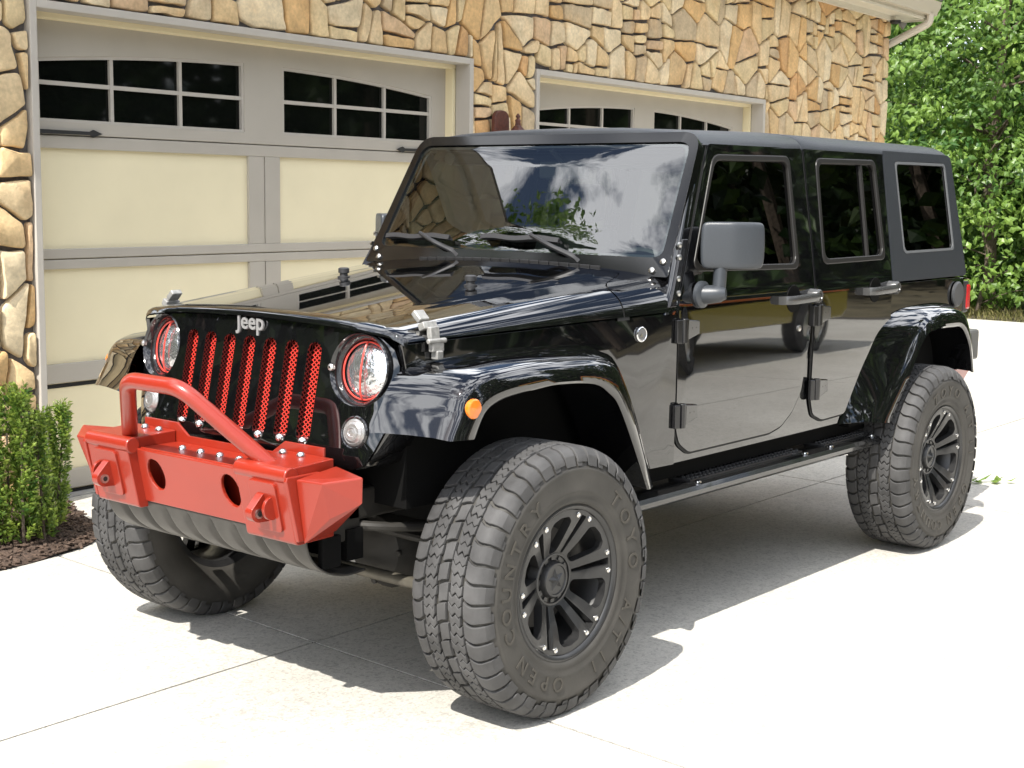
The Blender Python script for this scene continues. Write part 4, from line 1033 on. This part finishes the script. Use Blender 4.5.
# ------------------------------------------------------------------ wheels (axle along local +Y, outer face at +Y)
rw_ = random.Random(5)
def wheel_parts():
    P = {}
    # rim barrel and lip
    b = MB()
    b.lathe([(.132, .2335), (.138, .237), (.142, .246), (.140, .2525), (.130, .252), (.118, .240), (-.10, .232), (-.118, .250), (-.124, .246), (-.11, .222), (-.02, .205), (.06, .212), (.112, .2335)], n=72)
    # spoke face: six pairs of spokes
    def fd(r): return .130 - .066 * max(0, min(1, (.218 - r)/.150))**1.25
    holes = []
    for k in range(6):
        t = radians(60*k + 30)
        pts = []
        for r, a in ((.100, -11.5), (.150, -13.8), (.196, -15.4), (.212, -10.5), (.215, 0), (.212, 10.5), (.196, 15.4), (.150, 13.8), (.100, 11.5), (.095, 0)):
            pts.append((r*cos(t + radians(a)), r*sin(t + radians(a))))
        holes.append(rpoly(pts, .007, 2))
        t = radians(60*k); u = (cos(t), sin(t)); w = (-sin(t), cos(t))
        holes.append(rpoly([(u[0]*r + w[0]*h, u[1]*r + w[1]*h) for r, h in ((.095, -.0060), (.219, -.0120), (.219, .0120), (.095, .0060))], .003, 2))
    def fn(a, c):
        r = sqrt(a*a + c*c); return V(a, fd(r) - .014, c)
    bf = MB(); bf.plate(circ(0, 0, .2335, 96), holes, fn, lines=[circ(0, 0, r, 48) for r in (.05, .08, .095, .115, .14, .165, .19)])
    P['barrel'] = b; P['face'] = bf
    cap = MB()
    cap.lathe([(.045, .092), (.070, .090), (.078, .084), (.078, .078), (.064, .074), (.062, .062), (.084, .058), (.090, .054), (.090, .048), (.086, .046), (.084, 0)], n=48)
    for k in range(12):
        t = 2*pi*k/12 + .15; u = V(cos(t), 0, sin(t)); w = V(-sin(t), 0, cos(t)); y = V(0, 1, 0)
        c = u*.069 + y*.068
        cap.hexa([c - u*.006 - w*.008 - y*.006, c + u*.006 - w*.010 - y*.006, c + u*.006 + w*.010 - y*.006, c - u*.006 + w*.008 - y*.006,
                  c - u*.006 - w*.008 + y*.006, c + u*.006 - w*.010 + y*.006, c + u*.006 + w*.010 + y*.006, c - u*.006 + w*.008 + y*.006])
    st = []
    for k in range(10):
        t = pi/2 + 2*pi*k/10; r = .043 if k % 2 == 0 else .0175; st.append(V(r*cos(t), .0845, r*sin(t)))
    cap.add(st + [V(0, .099, 0)], [(k, (k+1) % 10, 10) for k in range(10)])
    P['cap'] = cap
    # tyre carcass
    ty = MB()
    SW = [(-.115, .236), (-.138, .262), (-.153, .300), (-.157, .335), (-.153, .370), (-.145, .397), (-.134, .415), (-.118, .4225), (0, .4245), (.118, .4225), (.134, .415), (.145, .397), (.153, .370), (.155, .368), (.1575, .362), (.156, .356), (.157, .335), (.1535, .300), (.1545, .297), (.152, .290), (.146, .275), (.149, .268), (.144, .258), (.136, .250), (.124, .240)]
    ty.lathe(SW, n=96)
    def blk(path, t0, t1, k0=.0, k1=.0, draft=.0016, dep=.012):
        """raised lug; path = [(axial, radius, angular shift)], between angles t0..t1"""
        top = []; base = []
        for i, (a, r, sh) in enumerate(path):
            da = draft * (1 if i == 0 else -1 if i == len(path)-1 else 0) * (1 if path[0][0] < path[-1][0] else -1)
            nx = (0, -1)
            for lst, rr, q, aa in ((top, r, draft/.43, a + da), (base, r - dep, 0, a)):
                for t in (t0 + sh + q, (t0+t1)/2 + sh, t1 + sh - q):
                    lst.append(V(rr*cos(t), aa, rr*sin(t)))
        n = len(path); fs = []
        for i in range(n-1):
            for j in range(2): fs.append((3*i+j, 3*i+j+1, 3*i+j+4, 3*i+j+3))
        o = 3*n
        for i in range(n-1):
            fs.append((3*i, 3*i+3, o+3*i+3, o+3*i)); fs.append((3*i+2, o+3*i+2, o+3*i+5, 3*i+5))
        for j in range(2):
            fs.append((j, o+j, o+j+1, j+1)); e = 3*(n-1); fs.append((e+j, e+j+1, o+e+j+1, o+e+j))
        tr.add(top + base, fs)
    tr = MB(); NP = 44; p = 2*pi/NP
    for k in range(NP):
        t = k*p; j = lambda q=.02: rw_.uniform(-q, q)*p
        # centre: slim slanted blocks, every other one stepped sideways
        d = .004 if k % 2 else -.004
        blk([(-.019 + d, .4368, -.10*p), (.0 + d, .437, .04*p), (.019 + d, .4368, .10*p)], t + .04*p, t + .93*p + j(), dep=.010)
        for sg in (1, -1):
            o_ = .5*p if sg > 0 else .12*p
            # interlocking zig-zag rib split by a thin slot
            blk([(sg*.0275 + d, .4366, .16*p), (sg*.040, .4364, -.10*p), (sg*.053, .4362, .10*p), (sg*.066, .4358, -.12*p), (sg*.0775, .4355, .02*p)], t + o_ + .035*p, t + o_ + .49*p, dep=.010, draft=.0008)
            blk([(sg*.0275 + d*.4, .4366, .16*p), (sg*.040, .4364, -.10*p), (sg*.053, .4362, .10*p), (sg*.066, .4358, -.12*p), (sg*(.0775 - .006*(k % 2)), .4355, .02*p)], t + o_ + .52*p, t + o_ + .955*p, dep=.010, draft=.0008)
            # broad shoulder lug with a scalloped edge, carried down the sidewall
            o2 = .25*p if sg > 0 else .8*p; lo = .386 if k % 2 else .398
            blk([(sg*.0825, .4353, .14*p), (sg*.098, .435, -.02*p), (sg*.114, .4340, -.08*p), (sg*.127, .4305, -.06*p), (sg*.138, .4215, -.04*p), (sg*.148, .409, -.04*p), (sg*.155, lo, -.04*p)], t + o2 + .035*p, t + o2 + .90*p + j(), dep=.0095)
            if k % 2: blk([(sg*.149, .402, 0), (sg*.1555, .382, 0)], t + o2 + .98*p, t + o2 + 1.45*p, dep=.006)
    P['tyre'] = ty; P['tread'] = tr
    lt = MB()
    def word(txt, phi0, r, size, step):
        phi = radians(phi0)
        for ch in txt:
            if ch == ' ': phi += step*.7; continue
            v, f = text_verts(ch, size, .0012, .0008)
            vs = []
            for q in v:
                rr = r + q.y; an = phi + (q.x)/r
                aa = interp(rr, [(.300, .1545), (.335, .158), (.356, .157), (.37, .1545), (.39, .148)])
                vs.append(V(-rr*sin(an), aa + q.z + .001, rr*cos(an)))
            lt.add(vs, f); phi += step
    word('OPEN COUNTRY', 200, .298, .064, radians(12.4))
    word('TOYO', 50, .298, .066, radians(15))
    word('A/T II', 122, .300, .058, radians(9.5))
    P['letters'] = lt
    br = MB(); br.lathe([(.0, .0), (.0, .165), (.02, .165), (.02, .08), (.06, .07), (.07, .0)], n=36)
    P['brake'] = br
    return P
WP = wheel_parts()
BRK = mat('brake_metal', (.10, .095, .09), .5, metal=.5)
LET = mat('tyre_letter', (.050, .045, .037), .55)
RIV = mat('rivet_steel', (.75, .73, .70), .25, metal=1)
WHEEL = WP['barrel']; 
fm = WP['face']
# the face gets its thickness and soft edges first, then the barrel is a sub-part
wheel = fm.build('wheel', RIMB, CAR, smooth=35, solid=.030, off=0, bevel=.004, seg=2)
subs = [WP['barrel'].build('rim_barrel', RIMB, wheel, smooth=40), WP['cap'].build('centre_cap', RIMB, wheel, smooth=30), WP['tyre'].build('tyre', SIDEW, wheel, smooth=60),
        WP['tread'].build('tread', RUBBER, wheel, smooth=25, bevel=.0016, seg=1), WP['letters'].build('sidewall_lettering', LET, wheel, smooth=None, recalc=False), WP['brake'].build('brake_disc', BRK, wheel)]
rb = MB(); rb.lathe([(-.010, .0092), (.003, .0092), (.005, .0062), (.0025, .0040), (.0025, 0)], n=12)
first = None
for k in range(6):
    for sg in (1, -1):
        t = radians(60*k) + sg*radians(8.2)
        if first is None: o = first = rb.build('rim_rivet', RIV, wheel)
        else:
            o = first.copy(); COL.objects.link(o)
        o.location = (.2165*cos(t), .1305, .2165*sin(t)); subs.append(o)
wheel.location = (0, .848, .432)
places = [((0, -.8285, .432), pi, .35), ((-2.947, .815, .436), 0, 1.3), ((-2.947, -.815, .436), pi, .9), ((-3.80, 0, 1.06), pi/2, .2)]
for i, (loc, rz, roll) in enumerate(places):
    w = wheel.copy(); COL.objects.link(w); w.location = loc
    w.rotation_euler = (Matrix.Rotation(rz, 3, 'Z') @ Matrix.Rotation(roll, 3, 'Y')).to_euler()
    if i == 3: w.name = 'spare_wheel'
    for s_ in subs:
        c = s_.copy(); COL.objects.link(c); c.parent = w
wheel.rotation_euler = (Matrix.Rotation(radians(-1.2), 3, 'Z') @ Matrix.Rotation(radians(8), 3, 'Y')).to_euler()
# ------------------------------------------------------------------ planting bed by the wall
BARK = mat('bark_mulch', (.070, .045, .032), .95, noise=(40, .6, 6), bump=(70, .8, .02))
CHIP = mat('mulch_chip', (.085, .056, .04), .9, noise=(25, .6))
rp = random.Random(3)
edge = [(-.72, -2.90), (-.60, -2.55), (-.47, -2.24), (-.29, -2.03), (.03, -1.935), (.45, -1.90), (1.0, -1.96), (1.5, -2.15), (1.9, -2.95), (.6, -2.98)]
edge = [(p.x, p.y) for p in catmull([(*e, 0) for e in edge + edge[:1]], 4)][:-1]
def bedz(x, y):
    d = min(((x-a)**2 + (y-c)**2)**.5 for a, c in edge)
    return .010 + .05*min(1, d/.25) + .012*mnoise.noise((x*6, y*6, 0))
b = MB(); b.plate(edge, [], lambda x, y: V(x, y, bedz(x, y)), grid=.07)
tag(b.build('mulch_bed', BARK, smooth=60), None, None, kind='structure')
b = MB(); n = 0
while n < 2600:
    x, y = rp.uniform(-.75, 1.2), rp.uniform(-2.95, -1.88)
    if not inside((x, y), edge): continue
    n += 1; a = rp.uniform(0, pi); L = rp.uniform(.006, .022); w = rp.uniform(.003, .008); z = bedz(x, y) + rp.uniform(0, .012)
    u = V(cos(a), sin(a), rp.uniform(-.5, .5)).normalized(); v = u.cross(V(0, 0, 1)).normalized(); k = u.cross(v)*.003
    c = V(x, y, z); b.hexa([c-u*L-v*w-k, c+u*L-v*w-k, c+u*L+v*w-k, c-u*L+v*w-k, c-u*L-v*w+k, c+u*L-v*w+k, c+u*L+v*w+k, c-u*L+v*w+k])
tag(b.build('mulch_chips', CHIP, smooth=None, recalc=False), None, None, kind='stuff')

def leaf_mat(name, c0, c1, trans=.35):
    M = bpy.data.materials.new(name); M.use_nodes = True; t = M.node_tree; bs = t.nodes['Principled BSDF']; o = t.nodes['Material Output']
    at = N(t, 'ShaderNodeAttribute', attribute_name='tone')
    mx = N(t, 'ShaderNodeMix', data_type='RGBA'); mx.inputs['A'].default_value = (*c0, 1); mx.inputs['B'].default_value = (*c1, 1); t.links.new(at.outputs['Fac'], mx.inputs['Factor'])
    t.links.new(mx.outputs['Result'], bs.inputs['Base Color']); bs.inputs['Roughness'].default_value = .42
    tl = N(t, 'ShaderNodeBsdfTranslucent'); hs = N(t, 'ShaderNodeHueSaturation'); hs.inputs['Value'].default_value = 1.5; hs.inputs['Hue'].default_value = .485
    t.links.new(mx.outputs['Result'], hs.inputs['Color']); t.links.new(hs.outputs[0], tl.inputs['Color'])
    ms = N(t, 'ShaderNodeMixShader'); ms.inputs[0].default_value = trans; t.links.new(bs.outputs[0], ms.inputs[1]); t.links.new(tl.outputs[0], ms.inputs[2]); t.links.new(ms.outputs[0], o.inputs[0])
    return M
def leaves_build(name, M, L, parent):
    """L: list of (pos, along, side, length, width, tone)"""
    vs = []; fs = []; tn = []
    for p, u, w, l, h, t in L:
        nrm = u.cross(w); o = len(vs); sag = nrm*(-l*.10)
        vs += [p, p + u*l*.45 + w*h*.5 + sag*.2, p + u*l + sag*1.6, p + u*l*.45 - w*h*.5 + sag*.2, p + u*l*.5 + sag*-.6]
        fs += [(o, o+4, o+1), (o+1, o+4, o+2), (o+2, o+4, o+3), (o+3, o+4, o)]; tn += [t]*4
    b = MB(); b.add(vs, fs); ob = b.build(name, M, parent, smooth=None, recalc=False)
    a = ob.data.attributes.new('tone', 'FLOAT', 'FACE'); a.data.foreach_set('value', tn)
    return ob
LEAF = leaf_mat('tree_leaf', (.045, .12, .022), (.27, .41, .085), .42)
LEAFD = leaf_mat('tree_leaf_dark', (.045, .12, .024), (.19, .32, .06), .38)
HOLLY = leaf_mat('shrub_leaf', (.05, .13, .02), (.30, .40, .07), .22)
WOOD = mat('tree_bark', (.13, .10, .075), .9, noise=(14, .5), bump=(20, .6, .03))
WOODP = mat('pale_bark', (.24, .20, .15), .9, noise=(14, .4))
def rv(r): 
    while True:
        v = V(r.uniform(-1, 1), r.uniform(-1, 1), r.uniform(-1, 1))
        if .05 < v.length < 1: return v.normalized()

# upright shrub in the bed
sh = root('upright_shrub', (-.03, -2.22, .05), 'small upright evergreen shrub in the mulch bed beside the garage door', 'shrub')
L = []; b = MB(); rr = random.Random(11)
stems = [(.02, -2.10, .70, .10), (-.10, -2.12, .58, .085), (-.21, -2.20, .60, .08), (-.28, -2.30, .56, .075), (.13, -2.13, .62, .10), (.24, -2.22, .66, .11), (-.02, -2.28, .70, .11), (-.14, -2.34, .68, .09), (.12, -2.34, .74, .11), (.34, -2.18, .55, .10), (.30, -2.34, .6, .10)]
for (x, y, h, w) in stems:
    w *= .78
    lx, ly = rr.uniform(-.05, .05), rr.uniform(-.03, .03)
    b.tube([V(x, y, .03), V(x + lx*.5, y + ly*.5, h*.5), V(x + lx, y + ly, h*.93)], [.008, .006, .003], 6)
    for _ in range(190):     # short side twigs, each a spray of small leaves
        f = rr.random()**.9; z = .05 + (h - .04)*f; a = rr.uniform(0, 2*pi); q = w*(1 - .55*f**3)*(.85 + .3*mnoise.noise((x*9, z*11, a)))
        base = V(x + lx*f, y + ly*f, z); d = V(cos(a), sin(a), rr.uniform(.6, 1.7)).normalized(); n_ = 9
        tone = min(1, max(0, rr.gauss(.45, .26)))
        for k in range(n_):
            c = base + V(cos(a), sin(a), 0)*q*(.35 + .6*k/n_) + V(0, 0, 1)*(.055*k/n_)
            u = (rv(rr)*.8 + d).normalized(); s_ = u.orthogonal().normalized(); L.append((c + rv(rr)*.008, u, s_, rr.uniform(.020, .032), rr.uniform(.013, .019), min(1, max(0, tone + rr.uniform(-.2, .2) + (.25 if k > 6 else 0)))))
leaves_build('foliage', HOLLY, L, sh); b.build('stem', WOOD, sh)

# ------------------------------------------------------------------ trees at the end of the driveway
def tree(x, y, h, low, spread, nsp, seed, label, leafm=LEAF, bark=WOOD, lsz=.17, zmax=None, group='trees at the end of the driveway', tr=.10, nl=100):
    r = random.Random(seed); t = root('leafy_tree', (x, y, 0), label, 'tree', group)
    b = MB(); top = V(x + r.uniform(-.5, .5), y + r.uniform(-.5, .5), h*.85)
    tk = catmull([V(x, y, -.05), V(x + r.uniform(-.15, .15), y + r.uniform(-.15, .15), h*.25), V(x + r.uniform(-.4, .4), y + r.uniform(-.4, .4), h*.55), top], 4)
    b.tube(tk, [tr*(1 - .85*i/(len(tk)-1)) for i in range(len(tk))], 10)
    ends = []
    for k in range(16):
        f = r.uniform(.08, .9); p = tk[int(f*(len(tk)-1))]; a = r.uniform(0, 2*pi); ln = spread*(1.05 - .6*f)*r.uniform(.6, 1.05)
        e = p + V(cos(a)*ln, sin(a)*ln, ln*r.uniform(.05, .5)); m_ = lerp(p, e, .5) + V(0, 0, ln*.08)
        b.tube(catmull([p, m_, e], 3), [tr*.32*(1 - .8*i/6) for i in range(7)], 6); ends.append((p, m_, e))
    b.build('trunk', bark, t)
    L = []
    for _ in range(nsp):     # leafy mounds over the crown, each with its leaves on the outer, upper side
        if r.random() < .22:
            p, m_, e = r.choice(ends); c = lerp(p, e, r.uniform(.4, 1.1))
        else:
            z = low + (h - low)*r.random()**1.2; a = r.uniform(0, 2*pi); q = spread*(1 - ((z - low)/(h - low))**2.2*.8)*r.uniform(.62, 1.0); c = V(x + cos(a)*q, y + sin(a)*q, z)
        if c.z < low: c.z = low + r.uniform(0, .6)
        out = V(c.x - x, c.y - y, 0); out = out.normalized() if out.length > .1 else rv(r)
        R_ = r.uniform(.35, .75)*max(1, spread/2.4); tone = min(1, max(0, r.gauss(.45, .24)))
        for k in range(nl):
            d = (rv(r) + out*.5 + V(0, 0, .55)).normalized(); q = c + V(d.x*R_*1.15, d.y*R_*1.15, d.z*R_*.62) * r.uniform(.45, 1.3) - V(0, 0, R_*.35*(d.x*out.x + d.y*out.y)**2)
            nr = (d + rv(r)*.55).normalized(); u = nr.cross(rv(r)); u = (u.normalized() + out*.5 - V(0, 0, .45)).normalized(); w = nr.cross(u)
            if w.length < .05: continue
            L.append((q, u, w.normalized(), lsz*r.uniform(.6, 1.35), lsz*r.uniform(.40, .78), min(1, max(0, tone + r.uniform(-.2, .2)))))
    leaves_build('crown', leafm, L, t)
    return t
tree(-19.4, -7.9, 9.5, .1, 2.1, 190, 1, 'dark leafy tree just past the end of the stone wall', LEAFD, lsz=.125)
tree(-18.6, -4.9, 10.5, .3, 2.5, 250, 2, 'bright green tree at the driveway edge right of the stone wall', LEAF, lsz=.128)
tree(-21.5, -6.1, 12, .3, 2.6, 220, 4, 'tall pale-barked tree standing between and behind the two nearest trees', LEAFD, WOODP, lsz=.14)
tree(-20.0, -2.2, 9, .3, 2.6, 230, 6, 'green tree at the right edge of the picture', LEAF, lsz=.128)
tree(-25.0, -9.0, 12, .2, 3.6, 260, 8, 'broad tree far behind the stone wall end', LEAFD, lsz=.24)
tree(-27.0, -4.5, 13, .2, 4.2, 300, 9, 'broad tree deepest in the woodland on the right', LEAFD, lsz=.26)

tree(-17.7, -4.75, 3.4, .1, 1.2, 26, 14, 'young bushy sapling in front of the bright green tree at the driveway edge', LEAF, lsz=.125, tr=.04)
tree(8.0, -10.9, 13.9, 8.5, 2.5, 70, 12, 'tall tree behind the garage, mirrored in the windshield of the black vehicle', LEAFD, lsz=.20, tr=.2, group=None, nl=60)
# low undergrowth and grass along the driveway end
rg = random.Random(17); L = []
for _ in range(2600):
    x, y = rg.uniform(-18.6, -16.5), rg.uniform(-8, 0); h = rg.uniform(.03, .10); a = rg.uniform(0, 2*pi)
    u = V(cos(a)*.4, sin(a)*.4, 1).normalized(); L.append((V(x, y, -.05), u, u.orthogonal().normalized(), h + .05, .014, rg.random()))
tag(leaves_build('grass_verge', leaf_mat('dry_grass', (.16, .17, .05), (.34, .30, .13), .2), L, None), None, None, kind='stuff')
L = []
for _ in range(420):
    x, y = rg.uniform(-20.5, -17.9), rg.uniform(-8.5, 0); tone = rg.random()*.6
    for k in range(12):
        c = V(x, y, 0) + rv(rg)*.22; c.z = abs(c.z) + .05*k/4; u = (rv(rg) + V(0, 0, .6)).normalized(); L.append((c, u, u.orthogonal().normalized(), rg.uniform(.07, .15), rg.uniform(.05, .09), min(1, tone + rg.uniform(0, .3))))
tag(leaves_build('undergrowth', LEAFD, L, None), None, None, kind='stuff')
# woodland across the driveway, behind the photographer: what the black panels and side windows mirror
WOODL = leaf_mat('woodland_leaf_shaded', (.012, .030, .008), (.055, .10, .018), .25)  # colours darkened to put deep woodland shade into the leaves
L = []; b = MB(); rk = random.Random(33)
spots = [(-80 + i*.9 + rk.uniform(-.8, .8), rk.uniform(15, 27) + (4 if i > 90 else 0), rk.uniform(8, 15)) for i in range(110)]
spots += [(5 + i*.75 + rk.uniform(-.7, .7), -5.5 - rk.uniform(0, 9), rk.uniform(6, 8.5)) for i in range(34)]      # the wooded bank left of the garage
spots += [(-rk.uniform(22, 32), .5 + i*.75 + rk.uniform(-.6, .6), rk.uniform(8, 12)) for i in range(20)]      # its far side, beyond the end of the drive
for x, y, h in spots:
    b.tube([V(x, y, -.1), V(x + rk.uniform(-.3, .3), y, h*.5), V(x + rk.uniform(-.6, .6), y, h*.9)], [.18, .13, .04], 7)
    for _ in range(620):
        z = h*rk.random()**.8; q = 2.6*(1 - (z/h)**2*.75)*rk.uniform(.3, 1); a = rk.uniform(0, 2*pi); c = V(x + cos(a)*q, y + sin(a)*q, z + .1)
        u = (rv(rk) + V(cos(a), sin(a), -.2)).normalized(); tone = rk.random()**1.5
        L.append((c, u, u.orthogonal().normalized(), rk.uniform(.4, .75), rk.uniform(.3, .5), tone))
wd = leaves_build('woodland', WOODL, L, None); tag(wd, None, None, kind='stuff')
tag(b.build('woodland_trunks', WOOD, None), None, None, kind='stuff')

# ------------------------------------------------------------------ the car across the drive, seen only as a reflection in the doors
OLIVE = mat('olive_car_paint', (.30, .24, .03), .25, coat=.8); RUSTO = mat('orange_car_paint', (.50, .13, .03), .25, coat=.8)
pc = root('parked_car', (-8.9, 6.1, 0), 'olive and orange parked car mirrored in the black doors', 'car')
side = [(1.95, .45), (2.15, .62), (2.12, .92), (1.0, 1.08), (.35, 1.60), (-1.75, 1.62), (-2.15, 1.10), (-2.2, .55), (-2.05, .42)]
yy = lambda z: .86 - .22*max(0, z - 1.0)
def arc(cx): return [(cx + .42*cos(a), .42 + .42*sin(a)) for a in [pi*k/10 for k in range(11)]]
low = [(2.05, .42), (2.15, .62), (2.14, .80)] + [(-2.2, .80), (-2.2, .52), (-2.08, .42)] + arc(-1.38)[::-1] + arc(1.38)[::-1]
b = MB(); b.prism(low, lambda x, z, y: Vector((-8.9 + x, 6.1 + y, z)), -.86, .86); b.build('lower_body', OLIVE, pc, smooth=None, bevel=.03)
up = [(2.14, .803), (2.10, 1.02), (1.05, 1.16), (-2.19, 1.20), (-2.2, .803)]
b = MB(); b.prism(up, lambda x, z, y: Vector((-8.9 + x, 6.1 + y, z)), -.855, .855); b.build('upper_body', RUSTO, pc, smooth=None, bevel=.03)
cab = [(1.05, 1.165), (.40, 1.74), (-1.75, 1.76), (-2.15, 1.205)]
b = MB(); b.prism(cab, lambda x, z, y: Vector((-8.9 + x, 6.1 + y*(.86 - .25*(z-1.06))/.86, z)), -.80, .80); b.build('cabin', mat('cabin_dark', (.01, .012, .014), .05), pc, smooth=None, bevel=.04)
b = MB(); b.prism([(.42, 1.745), (.36, 1.80), (-1.7, 1.82), (-1.78, 1.765)], lambda x, z, y: Vector((-8.9 + x, 6.1 + y, z)), -.60, .60); b.build('roof', OLIVE, pc, smooth=None, bevel=.02)
for cx in (1.38, -1.38):
    for s in (1, -1):
        b = MB(); b.lathe([(-.10, .20), (-.11, .32), (-.08, .37), (.08, .37), (.11, .32), (.10, .22)], o=(-8.9 + cx, 6.1 + s*.78, .37), ax=(0, s, 0), n=32); w = b.build('wheel', RUBBER, pc)
        b = MB(); b.lathe([(.08, .22), (.10, .21), (.07, .16), (.085, .05), (.09, 0)], o=(-8.9 + cx, 6.1 + s*.78, .37), ax=(0, s, 0), n=32); b.build('rim', STEEL, w)

# small things on the concrete
r = random.Random(2); L = []
c0 = V(-4.60, .475, .004)
sp_ = root('fallen_sprig', (c0.x, c0.y, 0), 'fallen green leaf sprig on the concrete behind the rear wheel', 'leaf')
for k in range(9):
    a = -.6 + r.uniform(-1.2, 1.2); u = V(-sin(a), cos(a), r.uniform(.05, .4)).normalized(); L.append((c0 + V(-.02*k, .025*k - .08, .004), u, u.cross(V(0, 0, 1)).normalized(), r.uniform(.07, .12), r.uniform(.03, .05), r.uniform(.2, .8)))
leaves_build('leaflet', LEAF, L, sp_)
STAIN = mat('tan_stain', (.47, .42, .31), .85, noise=(12, .15))
b = MB(); pts = []
for k in range(28):
    a = 2*pi*k/28; q = 1 + .12*mnoise.noise((cos(a)*2, sin(a)*2, 4)); pts.append((1.10 + .115*q*cos(a)*1.1, .50 + .115*q*sin(a)))
b.plate(pts, [], lambda x, y: V(x, y, .0035)); tag(b.build('stain', STAIN, smooth=None), None, None, kind='structure')
